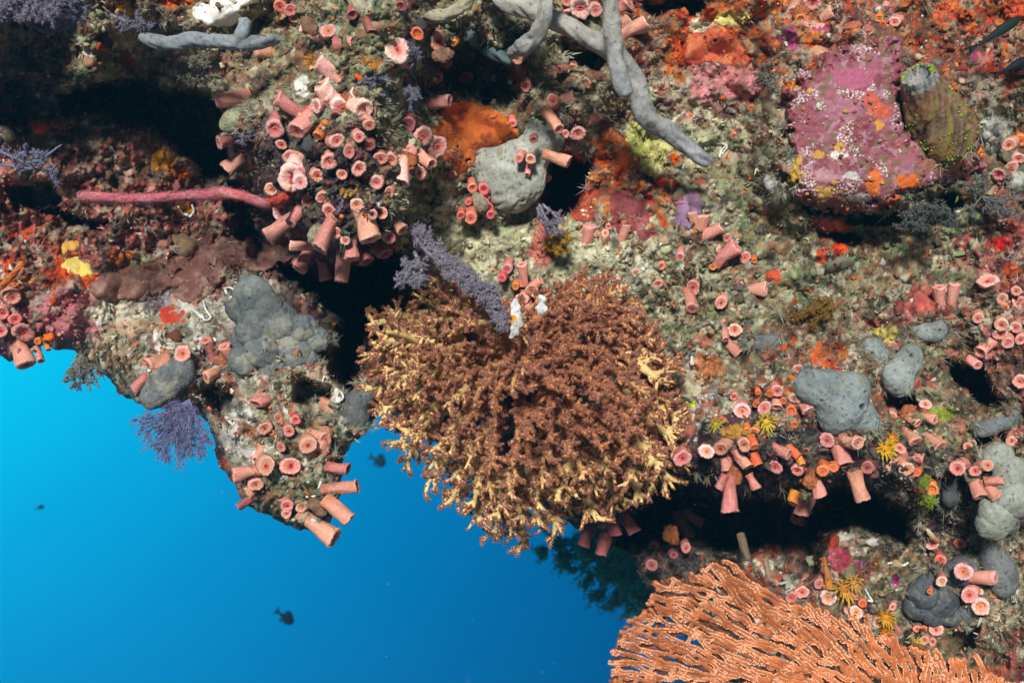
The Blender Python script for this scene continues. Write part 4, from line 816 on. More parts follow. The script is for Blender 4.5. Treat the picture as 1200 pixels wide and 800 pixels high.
colony('pink orange cup corals strung along the shaded upper ridge', [F(489, 40, 8.5, 'o'), F(513, 50, 10.5, 's'), F(522, 75, 9, 's'), F(532, 51, 5, 'o'), F(511, 92, 8, 'm'), F(546, 92, 8, 'm')])
colony('pink cup coral crowned with purple crust at the top of the clump', [F(466, 58, 14, 'w', 0, 6, 20)])
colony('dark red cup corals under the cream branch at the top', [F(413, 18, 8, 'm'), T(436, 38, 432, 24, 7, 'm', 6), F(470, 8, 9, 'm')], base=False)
colony('half shaded cup corals crammed into the middle of the protruding clump', [F(395, 165, 10, 'p'), F(409, 178, 9, 's'), F(421, 161, 9, 'p'), F(386, 190, 10, 'p'), F(372, 206, 9, 's'), F(401, 205, 9, 'p'), F(421, 198, 10, 's'), F(441, 214, 9, 'p'), F(446, 186, 9, 's'), F(433, 171, 8, 'm'), F(456, 226, 8, 's')])
colony('stubby cup corals along the lower belly of the protruding clump', [F(378, 232, 9, 'p'), F(361, 236, 9, 's'), F(418, 240, 9, 'p'), F(448, 250, 8, 's'), T(340, 262, 352, 246, 9, 'p', 10), F(386, 248, 8, 's'), T(412, 304, 414, 280, 9, 's', 6), F(340, 184, 9, 'p'), F(330, 170, 8, 's')])
# centre top
colony('pink cup corals crowded behind the thick grey branch at the top', [F(680, 10, 13, 'w'), F(698, 12, 10, 'p'), T(668, 18, 672, 8, 10, 'p', 12), T(738, 3, 728, 10, 10, 'p', 6), F(664, 2, 8, 'p')])
colony('pink tubes poking out right of the thick grey branch', [T(758, 28, 734, 44, 9.5, 'p', 4), T(738, 24, 726, 34, 9, 'p', 6)], base=False)
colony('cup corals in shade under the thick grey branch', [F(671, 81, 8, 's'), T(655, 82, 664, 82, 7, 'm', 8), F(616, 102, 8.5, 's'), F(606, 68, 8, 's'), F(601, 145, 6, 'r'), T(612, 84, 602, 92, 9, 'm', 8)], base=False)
colony('pink tubes above the pale grey sponge pointing right', [T(673, 113, 646, 120, 9.5, 'p', 8), F(647, 118, 10, 's', 0, 4), T(701, 132, 682, 146, 9, 'p', 6), F(677, 157, 8.5, 'p')])
colony('pink tube lying over the top of the pale grey sponge', [T(655, 152, 640, 136, 9.5, 's', 16), T(663, 157, 656, 152, 5, 's', 12)], base=False, lift=0.03)
colony('red cup corals dotting the face of the pale grey sponge', [F(608, 186, 7.5, 'p'), F(622, 187, 6, 'p'), T(667, 190, 640, 183, 7.5, 's', 6), F(625, 164, 5, 'm'), T(618, 205, 620, 192, 5, 'p', 8), T(621, 214, 622, 204, 4.5, 'p', 8), T(642, 210, 640, 203, 5, 's', 8)], base=False, lift=0.045)
colony('tight cluster of coral red cup corals left of the pale grey sponge', [F(554, 221, 6.5, 'r'), F(567, 222, 7, 'r'), F(549, 237, 5.5, 'r'), F(570, 232, 4.5, 'r'), F(565, 241, 9.5, 'r'), F(540, 253, 5.5, 'r'), F(552, 256, 7.5, 'r'), F(575, 252, 5, 'r'), F(574, 243, 6, 'r')], lift=0.02)
# rock above and right of the soft coral
colony('upright pink tubes at the upper edge of the branching soft coral', [T(611, 309, 612, 330, 8, 'p', 12), F(594, 316, 7, 'p'), F(588, 326, 7, 'r'), F(623, 340, 8.5, 'p'), F(611, 351, 7.5, 'p'), T(634, 328, 622, 338, 8, 'p', 8), F(604, 336, 6, 'o'), T(618, 362, 616, 352, 6, 'p', 8)], lift=0.02)
colony('small upright pink tubes on the pale rock below the maroon sponge', [T(692, 264, 688, 282, 8.5, 'p', 8), F(699, 274, 5, 'p'), F(709, 273, 6, 'p', 0, 6), T(735, 264, 730, 284, 7, 'p', 6), F(684, 272, 6, 'p'), F(713, 266, 5, 'p')])
colony('forked pink tubes in front of the dusky purple cushion', [T(822, 253, 822, 280, 9, 'p', 8), T(811, 249, 818, 268, 6, 'p', 8), T(846, 267, 824, 278, 7.5, 'p', 10)])
colony('pink tubes stepping down right from the forked pair', [T(864, 288, 842, 306, 11.5, 'p', 12), F(852, 279, 5.5, 'p'), F(873, 302, 8, 'p'), T(838, 290, 848, 306, 7, 'p', 6), F(884, 306, 5, 'o')])
colony('scattered button cup corals on the pale rock right of the branching soft coral', [F(797, 302, 6.5, 'p'), F(775, 312, 6, 'r'), F(771, 333, 7, 'p'), F(745, 320, 5.5, 'p'), F(737, 369, 8, 'p'), F(790, 356, 4, 'r'), F(835, 313, 5, 'o')], base=False)
colony('pair of red rimmed cup corals one above the other on pale rock', [F(812, 337, 9.5, 's', 0, -4), T(811, 362, 805, 343, 9, 's', 14)])
colony('pink tube and bud pointing right below the stepping tubes', [T(898, 338, 872, 338, 8.5, 'p', 12), F(866, 335, 6.5, 'p'), F(885, 343, 5, 'p'), F(845, 355, 8, 'p')])
colony('trio of small cup corals on mottled rock above the cream lump', [F(849, 379, 5.5, 'p'), F(861, 387, 8.5, 'p'), T(850, 398, 846, 388, 5, 'p', 8)])
colony('single pink tube pointing down right on mottled rock', [T(867, 415, 850, 398, 8, 's', 10)], base=False)
# top right
colony('pink and orange cup corals at the top edge right of centre', [F(952, 4, 10, 'p'), T(976, 13, 966, 18, 8, 'p', 6), F(928, 16, 8, 'p'), T(962, 38, 942, 27, 9, 'p', 8), F(924, 4, 7, 'o'), F(938, 24, 7, 'o')])
colony('small cup corals with orange stalks above the magenta crust ledge', [F(1038, 10, 5.5, 'p'), F(1048, 26, 6, 'p'), F(1035, 30, 6, 'o'), F(1030, 22, 6, 'o'), F(1060, 2, 8, 'o')], base=False)
colony('pink cup corals above the white sponge blob at the right edge', [F(1182, 170, 10, 'p'), F(1170, 205, 9, 'p'), F(1185, 197, 8, 'p'), F(1196, 165, 8, 'o'), F(1194, 186, 7, 'p')])
colony('two tiny orange cup corals on the pale rock right of the grey branch tip', [F(880, 127, 5, 'o'), F(860, 160, 5, 'r')], base=False)
# right edge
colony('two upright pink tubes on olive rock right of centre', [T(1100, 336, 1104, 356, 9, 'p', 8), T(1119, 332, 1113, 354, 10, 'p', 8), F(1106, 343, 5, 'p')])
colony('tall pink knob beside the right edge', [T(1157, 328, 1160, 346, 11, 'p', 12)], base=False)
colony('pink and orange cup corals clustered at the right edge', [F(1191, 341, 8.5, 'p'), F(1174, 350, 8.5, 'p'), T(1192, 356, 1182, 360, 8, 'p', 8), F(1178, 361, 6, 'o'), F(1196, 352, 6, 'p')])
colony('cup corals over a dark gap near the right edge', [F(1146, 373, 9, 'p'), F(1174, 381, 8.5, 'p'), F(1190, 384, 7, 'p'), T(1148, 413, 1166, 394, 9, 'p', 8), F(1181, 402, 9, 'p'), F(1172, 392, 8, 'p'), T(1146, 428, 1136, 419, 8, 'p', 10), F(1196, 398, 7, 'p'), F(1195, 447, 7.5, 'p')])
# right central ledge
colony('wide disc cup coral with golden centre left of the ledge', [F(870, 482, 10, 'd', 0, -3, 20)], base=False)
colony('wide disc cup coral with orange centre nearest the branching soft coral', [F(828, 529, 9.5, 'd', 2, -3)], base=False)
colony('tiny orange and pink buds above the two disc cup corals', [F(831, 480, 4.5, 'o'), F(838, 485, 4, 'o'), F(844, 494, 4, 'r'), F(860, 465, 6.5, 's'), F(851, 496, 5, 'o'), F(876, 505, 5, 'o'), F(883, 506, 6, 'o')], base=False)
colony('cup corals leaning together at the left of the slab sponge', [T(891, 457, 887, 468, 5.5, 's', 8), F(896, 478, 8, 'p'), F(888, 460, 4, 'o'), F(902, 462, 5, 'o'), F(886, 474, 5, 'o')], base=False)
colony('pink and orange tubes hanging over the dark undercut beside grey crust', [T(844, 526, 852, 518, 11, 's', 12), T(852, 553, 852, 536, 9.5, 's', 6), F(872, 521, 9.5, 's'), T(877, 547, 868, 530, 9, 's', 8), T(888, 545, 880, 530, 8, 'o', 6), T(884, 524, 880, 515, 6, 'o', 8)])
colony('long pink tube hanging deepest in the dark undercut', [T(856, 600, 858, 562, 10, 's', 2), T(842, 573, 850, 560, 7, 's', 2), T(887, 573, 878, 558, 6.5, 's', 4)], lift=0.1)
colony('red pink cup corals at the lower right corner of the branching soft coral', [F(800, 537, 9, 's'), F(795, 549, 6.5, 's'), F(792, 534, 5, 's')], base=False, lift=0.05)
colony('cup corals stacked on the left end of the slab sponge', [F(935, 433, 6.5, 'p'), F(935, 443, 6, 'p'), F(911, 458, 8, 'p'), T(910, 477, 912, 466, 8, 's', 8), F(932, 467, 7, 'p'), T(950, 482, 938, 464, 11, 'p', 14), F(927, 482, 8, 'o'), T(930, 455, 922, 464, 5, 'o', 6), F(918, 470, 5, 'o')])
colony('small orange cup corals below the stacked pink ones', [F(909, 502, 5.5, 's'), F(931, 498, 6.5, 'o'), F(922, 495, 4, 'o')], base=False)
colony('forked pink tubes with orange stem under the slab sponge', [F(969, 516, 9.5, 'p', 8, -5), F(1006, 519, 12, 'p', -14, -6), T(990, 545, 980, 512, 10.5, 's', 12), T(984, 520, 980, 508, 6, 'o', 12), F(1016, 548, 8, 'm')])
colony('pale pink tube hanging alone in the undercut beneath the forked tubes', [T(1011, 586, 1002, 556, 10, 's', 4)], lift=0.08)
colony('pink and orange tubes crowding the lip of the dark undercut', [T(925, 533, 908, 525, 9, 's', 12), F(908, 547, 10, 's'), F(934, 552, 8.5, 's', 2, -10), T(936, 535, 926, 526, 6, 'o', 8), T(940, 545, 934, 534, 6, 'o', 6)])
colony('orange based tubes hanging in the undercut beside a tuft of green algae', [T(961, 582, 954, 562, 9.5, 's', 6), T(938, 603, 944, 582, 11, 's', 6), F(964, 552, 8, 'o'), F(976, 548, 6, 'o'), T(930, 590, 934, 580, 7, 'o', 4)], lift=0.06)
colony('round pink knob alone low in the dark undercut', [F(934, 605, 9, 's'), F(946, 600, 6, 'r'), F(940, 612, 7, 's')], lift=0.06, base=False)
colony('pink cup corals in a loose ring right of the slab sponge', [F(1045, 491, 9.5, 's'), F(1053, 487, 6, 's'), F(1085, 473, 8, 'p', -4, 8), T(1076, 496, 1068, 488, 6, 's', 10), T(1096, 492, 1084, 488, 6.5, 's', 8), T(1078, 484, 1082, 478, 6, 's', 8)])
colony('hooked pink tube below the loose ring', [T(1073, 518, 1062, 506, 9.5, 's', 14), T(1074, 503, 1064, 506, 7, 's', 6)])
colony('orange red tube right of the hooked one', [T(1103, 524, 1086, 512, 9, 's', 12), F(1099, 518, 6, 's')])
colony('star of four pink tubes spreading over the dark undercut', [T(1036, 550, 1052, 532, 9, 's', 8), F(1063, 550, 10, 's', -8, -12, 18), T(1054, 524, 1055, 534, 9, 's', 8), T(1082, 537, 1062, 534, 8, 's', 8), F(1073, 554, 7, 'o', 0, -4)])
colony('orange cup coral dangling beside the glassy dark drop', [F(1092, 574, 8.5, 'o', 0, -6)], base=False)
colony('pink buds in front of the slate wedge', [F(1134, 523, 6, 's'), F(1145, 517, 7.5, 's'), F(1140, 520, 5, 's')], base=False)
colony('pink cup coral capping the crusty stub at the right edge', [F(1186, 517, 7.5, 's', 0, -6)])
colony('pink tubes forking in front of the tall pale sponge column', [F(1122, 549, 9.5, 's', 10, -5), F(1158, 545, 8.5, 's', -8, 2), T(1176, 563, 1158, 566, 7.5, 's', 8), T(1149, 582, 1138, 556, 10.5, 's', 14), T(1170, 584, 1154, 566, 10, 's', 10), F(1143, 552, 7, 's')], lift=0.02)
# lower right
colony('round cup corals on rock above the charcoal sponge mound', [F(1092, 638, 7.5, 'p'), F(1125, 637, 8.5, 'r'), F(1102, 656, 6.5, 'r')], base=False)
colony('wide open pink cup coral on the charcoal sponge ball', [F(1129, 670, 10, 'd')], base=False, lift=0.035)
colony('pale pink tube reaching across the smooth grey tongue sponge', [T(1167, 677, 1146, 676, 9.5, 'p', 14)], base=False, lift=0.02)
colony('small ribbed cup coral at the edge of the charcoal mound', [F(1103, 681, 7.5, 'd'), F(1089, 693, 4.5, 'r')], base=False, lift=0.025)
colony('curling pink cup corals right of the charcoal sponge mound', [F(1136, 697, 10, 'p'), F(1150, 711, 10, 'd', -4, -4), T(1145, 690, 1140, 698, 8, 'p', 8), F(1164, 695, 6, 'o'), T(1170, 705, 1162, 696, 4, 's', 4)])
colony('pink buttons at the upper rim of the sea fan', [F(944, 681, 5.5, 's'), F(960, 684, 7.5, 'p'), F(940, 694, 7.5, 's'), F(927, 700, 8, 's')], base=False)
colony('disc cup coral with golden eye behind the sea fan rim', [F(971, 700, 9.5, 'd')], base=False)
colony('cup corals with orange bases right of the golden eyed disc', [F(1003, 695, 8.5, 's'), F(1003, 717, 10, 'd'), F(1011, 707, 6, 'o'), F(996, 715, 7, 's')], base=False)
colony('small ringed cup coral and thin stalk just above the sea fan', [F(1029, 730, 6.5, 'd'), F(1046, 711, 5, 'p'), T(1047, 722, 1053, 740, 4, 's', 4), F(1037, 750, 5, 'p'), F(1031, 754, 6, 'p')], base=False)
colony('frilled pink cup coral near the tail of the sea fan', [F(1097, 738, 9, 'p'), F(1075, 737, 5, 'r'), F(1083, 750, 6, 's'), F(1093, 752, 6, 's'), F(1082, 737, 4, 'o')], base=False)
colony('pink tubes with shade in their colour hanging under the branching soft coral', [T(721, 627, 714, 604, 9.5, 'm', 6), T(744, 624, 732, 604, 8.5, 'm', 4), T(704, 650, 708, 628, 9, 'm', 4), T(684, 640, 690, 622, 8, 'm', 4), F(714, 600, 9, 'm')], lift=0.12)
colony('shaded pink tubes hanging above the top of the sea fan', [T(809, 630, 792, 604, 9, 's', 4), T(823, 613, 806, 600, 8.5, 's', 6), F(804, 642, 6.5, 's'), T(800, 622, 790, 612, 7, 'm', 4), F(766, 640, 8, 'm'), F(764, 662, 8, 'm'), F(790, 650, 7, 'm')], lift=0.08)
# ------------------------------------------------------------------ little star polyps, many at once
def stars(mb, pos, nrm, size, c_in, c_out, r, n=8, stalk=None, c_stalk=None):
    """open eight-armed polyps on short stalks: pos (m,3), outward nrm (m,3), size (m,)"""
    m = len(pos)
    u = np.cross(nrm, r.normal(0, 1, (m, 3))); u /= np.linalg.norm(u, axis=1)[:, None]+1e-12; w = np.cross(nrm, u)
    st = stalk if stalk is not None else size*0.6
    c = pos+nrm*st[:, None]
    if c_stalk is not None:
        k = 4; a = np.arange(k)*2*np.pi/k; V = []
        for q, h in ((.62, -.25), (.5, 1.0)):
            V.append((pos+nrm*(st*h)[:, None])[:, None]+(size*q)[:, None, None]*(np.cos(a)[None, :, None]*u[:, None]+np.sin(a)[None, :, None]*w[:, None]))
        V = np.concatenate(V, 1); j = np.arange(k); f = np.stack([j, (j+1) % k, (j+1) % k+k, j+k], -1)
        mb.add(V.reshape(-1, 3), (f[None]+np.arange(m)[:, None, None]*2*k).reshape(-1, 4), np.repeat(c_stalk, 2*k, 0))
    a = np.arange(2*n)*np.pi/n
    rad = np.where(np.arange(2*n) % 2 == 0, 1.0, 0.36); up = np.where(np.arange(2*n) % 2 == 0, .22, .04)
    sz = size[:, None, None]*r.uniform(.75, 1.2, (m, 2*n, 1))
    ring = c[:, None]+sz*rad[None, :, None]*(np.cos(a)[None, :, None]*u[:, None]+np.sin(a)[None, :, None]*w[:, None])+size[:, None, None]*up[None, :, None]*nrm[:, None]
    V = np.concatenate([(c-nrm*(size*.12)[:, None])[:, None], ring], 1); k = 2*n+1; j = np.arange(2*n)
    f = np.stack([np.zeros(2*n, int), 1+j, 1+(j+1) % (2*n)], -1)
    C = np.empty((m, k, 3)); C[:, 0] = c_in; C[:, 1:] = c_out[:, None]; C[:, 2::2] = (c_in*.6+c_out*.4)[:, None]
    mb.add(V.reshape(-1, 3), (f[None]+np.arange(m)[:, None, None]*k).reshape(-1, 3), C.reshape(-1, 3))

def nunit(r): v = r.normal(0, 1, 3); return v/np.linalg.norm(v)

# ------------------------------------------------------------------ the branching soft coral in the middle
SOFT = [(468, 345), (495, 326), (520, 318), (560, 330), (600, 346), (640, 342), (655, 322), (690, 318), (712, 310), (738, 330), (752, 360), (775, 375), (798, 415), (802, 460), (815, 490), (826, 515), (800, 545), (792, 585), (760, 590), (738, 598), (712, 600),
        (700, 622), (672, 610), (640, 640), (592, 645), (560, 622), (545, 606), (520, 596), (478, 560), (455, 530), (452, 505), (428, 470), (420, 440), (418, 400), (432, 372), (452, 362)]
def build_soft():
    r = np.random.default_rng(5)
    root = bpy.data.objects.new('soft_coral', None); COL.objects.link(root)
    o0 = P(610, 430, surf(610, 430)); root.location = o0
    tag(root, 'large bushy soft coral with cream branches and countless purple brown polyps', 'soft coral')
    # the stalk it sits on
    q = catmull(np.array([P(600, 415, surf(600, 415)+.03), P(606, 424, 1.31), P(612, 430, 1.27)]), 16)
    v, f, idx = tube(q, np.linspace(.05, .03, 16), 32, True, .2, 3); mb = MB(); mb.add(v-o0, f, np.tile((.42, .17, .08), (len(v), 1))); obj('stalk', mb.mesh('stalk', M_soft), root)
    # spread of branch tips
    tips = []; tries = 0
    while tries < 9000:
        tries += 1
        x = r.uniform(410, 835); y = r.uniform(305, 655)
        d, _, _ = poly_sdf(np.array([x]), np.array([y]), SOFT); d = float(d[0])
        if d < 2: continue
        sp = 21 if d > 40 else 19
        if all((x-a)**2+(y-b)**2 > sp*sp for a, b, _ in tips): tips.append((x, y, d))
    C0 = np.array([612., 425.])
    for (x, y, d) in tips:
        p = np.array([x, y]); v = p-C0; L = np.linalg.norm(v)+1e-6; v = v/L
        v = v+np.array([r.normal(0, .22), r.normal(0, .22)+0.22]); v /= np.linalg.norm(v)
        edge = 1-min(d/110, 1)                               # 1 at the outline, 0 in the middle
        Yt = 1.085+0.17*edge**2+r.normal(0, .016)
        ln = 34+42*edge
        top = y < 350
        db, _, _ = poly_sdf(np.array([x-v[0]*ln]), np.array([y-v[1]*ln]), SOFT)
        if float(db[0]) < 22: v = norm(p-C0); ln = min(ln, L*.6)
        T_ = P(x, y, Yt); B_ = P(x-v[0]*ln, y-v[1]*ln, Yt+.05+.07*(1-edge)+.02*r.random())
        M_ = P(x-v[0]*ln*.5+r.normal(0, 4), y-v[1]*ln*.5+r.normal(0, 4), Yt+.026+.045*(1-edge)+r.normal(0, .006))
        main = catmull([B_, M_, T_], 14); px = Yt/W
        # the lower and left rim shows bare cream stems, the crown is rusty and covered
        cream = np.clip(edge*1.25-0.42+0.42*v[1]-0.38*v[0]+r.normal(0, .25), 0, 1)
        big = edge > .7 and (v[1] > .25 or v[0] < -.4) and r.random() < .5; bs = 1.35 if big else 1.0
        if big: cream = 1.0
        rust = np.array((.64, .25, .10)); cr = np.array((.92, .66, .28))
        base_c = rust*(1-cream)+cr*cream
        polys = [(main, np.concatenate([np.linspace(5.0, 4.0, 7), np.linspace(3.6, 1.3, 7)])*px*r.uniform(.85, 1.15)*bs*(1+.35*cream*np.linspace(1, 0, 14)))]
        nf = int(r.integers(7, 11)); ax = (T_-B_)/np.linalg.norm(T_-B_)
        view = np.array([0, -1., 0]); sdir = np.cross(ax, view); sdir /= np.linalg.norm(sdir)+1e-9
        for k in range(nf):
            s = .22+.76*(k+r.random()*.7)/nf; s = min(s, .98); b0 = main[int(s*13)]
            side = 1 if k % 2 else -1
            dirv = ax*r.uniform(.5, 1.0)+sdir*side*r.uniform(.25, .95)+view*r.uniform(-.2, 1.0-.65*edge); dirv /= np.linalg.norm(dirv)
            fl = bs*r.uniform(12, 21)*(1+.35*edge)*px*(1.15-.4*s); bend = nunit(r)*fl*.16
            fg = catmull([b0, b0+dirv*fl*.5+bend, b0+dirv*fl], 9); polys.append((fg, np.linspace(3.0, 1.0, 9)*px*bs*r.uniform(.9, 1.1)))
            for _ in range(int(r.integers(1, 4))):
                b1 = fg[int(r.uniform(.3, .7)*8)]; d2 = dirv*.9+nunit(r)*.75; d2 /= np.linalg.norm(d2); l2 = fl*r.uniform(.35, .6)
                polys.append((catmull([b1, b1+d2*l2*.55+nunit(r)*l2*.1, b1+d2*l2], 6), np.linspace(2.0, .9, 6)*px))
        mb = MB(); mp = MB(); PS = []; PN = []; dens = []
        for i, (pl, rd) in enumerate(polys):
            vv, ff, idx = tube(pl, rd, 8 if i else 12, True, .16, int(r.integers(0, 999)))
            t = (idx/max(1, idx.max()))[:, None]
            tipc = np.array((.74, .34, .13))
            c = base_c*(1-t*.6)+tipc*t*.6 if i else base_c*(1-t*.2)+tipc*t*.2
            c = c*(0.85+.3*fbm(vv[:, 0]*150, vv[:, 2]*150, 3, 3)[:, None])
            mb.add(vv-o0, ff, c)
            # where the polyps sit
            length = np.linalg.norm(np.diff(pl, axis=0), axis=1).sum()/px
            bare = (cream > .45)
            n = int((.75 if big else 1)*length*(.70 if i else (.08 if bare else .65))*(1.0 if not bare else .78))
            if n < 1: continue
            s = r.random(n)**((.5 if bare else .75) if i else .6)*(len(pl)-1.001); a = s.astype(int); fr = (s-a)[:, None]
            cpt = pl[a]*(1-fr)+pl[a+1]*fr; tg = pl[a+1]-pl[a]; tg /= np.linalg.norm(tg, axis=1)[:, None]+1e-12
            nv = r.normal(0, 1, (n, 3)); nv[:, 1] -= .9; nv -= tg*(nv*tg).sum(1)[:, None]; nv /= np.linalg.norm(nv, axis=1)[:, None]+1e-12
            rr = np.interp(s, np.arange(len(rd)), rd)[:, None]; nn = nv+tg*.35; nn /= np.linalg.norm(nn, axis=1)[:, None]
            PS.append(cpt+nv*rr*.92); PN.append(nn)
            e = 4 if i else 3
            PS.append(pl[-1][None]+(tt := (tg[-1]*.6+r.normal(0, .55, (e, 3))))*rd[-1]*1.2); q = tt/np.linalg.norm(tt, axis=1)[:, None]; PN.append(q)
        PSa = np.concatenate(PS); PNa = np.concatenate(PN); m = len(PSa)
        size = r.uniform(1.75, 2.45, m)*px
        f = r.random((m, 1)); out = np.array((.80, .40, .35))*(1-f)+np.array((.84, .42, .20))*f; out = out*r.uniform(.75, 1.3, (m, 1))
        stk = np.array((.70, .31, .13))*(1-cream*.3)+np.array((.6, .36, .12))*cream*.3
        stars(mp, PSa-o0, PNa, size, np.array((.10, .02, .045)), out, r, 8, r.uniform(.5, 1.7, m)*px, stk*r.uniform(.6, 1.25, (m, 1)))
        b = obj('branch', mb.mesh('branch', M_soft), root)
        q = obj('polyps', mp.mesh('polyps', M_star), b); q['kind'] = 'stuff'
build_soft()

# ------------------------------------------------------------------ the orange sea fan
FANO = [(712, 830), (714, 790), (718, 768), (728, 742), (732, 730), (748, 722), (757, 712), (764, 720), (772, 726), (766, 706), (768, 682), (778, 680), (795, 676), (800, 684), (808, 678), (822, 668), (840, 662), (860, 658), (874, 664), (880, 676), (892, 690), (897, 680), (906, 692), (926, 706), (950, 706), (978, 716), (990, 728), (1012, 722),
        (1024, 744), (1048, 748), (1062, 762), (1084, 758), (1104, 768), (1120, 772), (1150, 784), (1178, 794), (1215, 830), (1250, 900), (1150, 1000), (900, 1000), (730, 930)]
def build_fan():
    r = np.random.default_rng(8); layer = [0]
    fx, fy = 1095.0, 905.0                                  # where its stem stands, below the frame
    root = bpy.data.objects.new('sea_fan', None); COL.objects.link(root)
    def Yf(x, y): return 1.06+0.00030*(x-950)+0.00035*(y-760)+0.022*np.sin((x-700)/95.0)+0.02*np.sin((y-650)/70+x/160)
    o0 = P(fx, fy, Yf(fx, fy)); root.location = o0
    tag(root, 'large salmon orange sea fan with a fine net of beaded branches', 'sea fan')
    out = np.array(FANO)
    angs = np.arctan2(-(out[:, 1]-fy), out[:, 0]-fx)
    # ray lengths to the outline for each angle, found by walking along the ray
    def rmax(th):
        rs = np.arange(40, 460, 3.0); x = fx+rs*np.cos(th); y = fy-rs*np.sin(th)
        d, _, _ = poly_sdf(x, y, FANO); k = np.where(d > 0)[0]; return rs[k[-1]] if len(k) else 0
    TH = np.linspace(math.radians(20), math.radians(192), 420); RM = np.array([rmax(t) for t in TH])
    step = 2.4; s0 = 7.3
    def grow():
        th = list(np.linspace(math.radians(24), math.radians(188), 26)); alive = [dict(pts=[], th=t, w=0.0, id=i) for i, t in enumerate(th)]
        done = []; links = []; nid = len(alive); rad = 42.0
        while rad < 460 and alive:
            alive.sort(key=lambda b: b['th']); new = []
            ths = np.array([b['th'] for b in alive])
            for i, b in enumerate(alive):
                b['w'] = b['w']*.92+r.normal(0, .30)
                lo = ths[i-1] if i else ths[i]-s0/rad; hi = ths[i+1] if i < len(ths)-1 else ths[i]+s0/rad
                push = ((hi-ths[i])-(ths[i]-lo))*rad/s0
                b['th'] += (b['w']*.9+.22*np.clip(push, -1.6, 1.6))/rad*step/2.4*.9
                x = fx+rad*math.cos(b['th']); y = fy-rad*math.sin(b['th'])
                # the left part leans over, so branches run flatter there
                b['pts'].append((x, y))
                gap = (hi-ths[i])*rad
                if gap > s0*1.38 and r.random() < .55:
                    n = dict(pts=b['pts'][-2:].copy(), th=b['th']+s0*.40/rad, w=r.normal(.2, .1), id=nid); nid += 1; new.append(n)
                elif gap < s0*1.5 and r.random() < .13 and i < len(ths)-1 and len(b['pts']) > 4:
                    links.append(((x, y), (fx+(rad+2)*math.cos(hi), fy-(rad+2)*math.sin(hi))))
            keep = []
            for i, b in enumerate(alive):
                lim = np.interp(b['th'], TH, RM)+r.normal(0, 2.5)*0+3*math.sin(b['id']*2.3)
                dead = rad > lim or (i and abs(b['th']-alive[i-1]['th'])*rad < 2.0 and len(b['pts']) > 6) or (len(b['pts']) > 25 and r.random() < .0012)
                (done if dead else keep).append(b)
            alive = keep+new; rad += step
        done += alive
        return done, links
    done, links = grow(); done2, links2 = grow()
    mb = MB(); bead = MB(); iv, fi = ico(1); nv = len(iv)
    def run(pts, r0, r1, beads=True, back=0.0, keep=.93, tone=1.0):
        q = np.array(pts)
        if len(q) < 3: return
        if True: q = q+np.stack([fbm(q[:, 0]/13, q[:, 1]/13, 5, 2), fbm(q[:, 0]/13, q[:, 1]/13, 6, 2)], 1)*3.4
        Y = Yf(q[:, 0], q[:, 1])+.004*fbm(q[:, 0]/14, q[:, 1]/14, 12, 2)+back; p3 = P(q[:, 0], q[:, 1], Y); px = 1.06/W
        rd = np.interp(np.hypot(q[:, 0]-fx, q[:, 1]-fy), [40, 120, 260, 420], [r0*2.0, r0*1.25, r0, r1])*px
        v, f, idx = tube(p3-o0, rd, 7, True, .12, 3)
        c = tone*np.array((.58, .175, .06))*(.85+.35*fbm(v[:, 0]*90, v[:, 2]*90, 8, 3)[:, None]); mb.add(v, f, c)
        if not beads: return
        L = np.concatenate([[0], np.cumsum(np.hypot(*np.diff(q, axis=0).T))]); t = np.gradient(q, axis=0); t /= np.linalg.norm(t, axis=1)[:, None]+1e-9
        for side in (-1, 1):
            s = np.arange(r.uniform(0, 2), L[-1], 2.05)
            if not len(s): continue
            s = s+r.normal(0, .25, len(s)); bx = np.interp(s, L, q[:, 0]); by = np.interp(s, L, q[:, 1]); nx = np.interp(s, L, -t[:, 1]); ny = np.interp(s, L, t[:, 0]); br = np.interp(s, L, rd)/px
            k = r.random(len(s)) < keep; bx, by, nx, ny, br = [a[k] for a in (bx, by, nx, ny, br)]; 
            ctr = P(bx+side*nx*br*.92, by+side*ny*br*.92, Yf(bx, by)+back-(br*px*r.uniform(.25, .75, len(bx))))-o0
            R = r.uniform(.72, 1.15, len(ctr))*px
            v = iv[None]*R[:, None, None]+ctr[:, None]; f = (fi[None]+np.arange(len(ctr))[:, None, None]*nv).reshape(-1, 3)
            f_ = r.random((len(ctr), 1)); c = np.array((.90, .52, .32))*f_+np.array((.80, .36, .18))*(1-f_)
            bead.add(v.reshape(-1, 3), f, np.repeat(c, nv, 0))
    for b in done: run(b['pts'], 2.1, 1.7)
    for (p, q) in links:
        a = np.linspace(0, 1, 5)[:, None]; run(np.array(p)*(1-a)+np.array(q)*a, 1.6, 1.5)
    n0 = len(done)
    for b in done2: run(b['pts'], 2.0, 1.6, False, .009, .3, .5)  # added back net, shade put into its colour to darken the gaps
    for (p, q) in links2[::2]:
        a = np.linspace(0, 1, 5)[:, None]; run(np.array(p)*(1-a)+np.array(q)*a, 1.5, 1.4, False, .010)
    n = obj('net', mb.mesh('net', M_fan), root)
    e = obj('polyps', bead.mesh('polyps', M_fan), n); e['kind'] = 'stuff'
    # stem and the thick ribs that carry the net
    ms = MB()
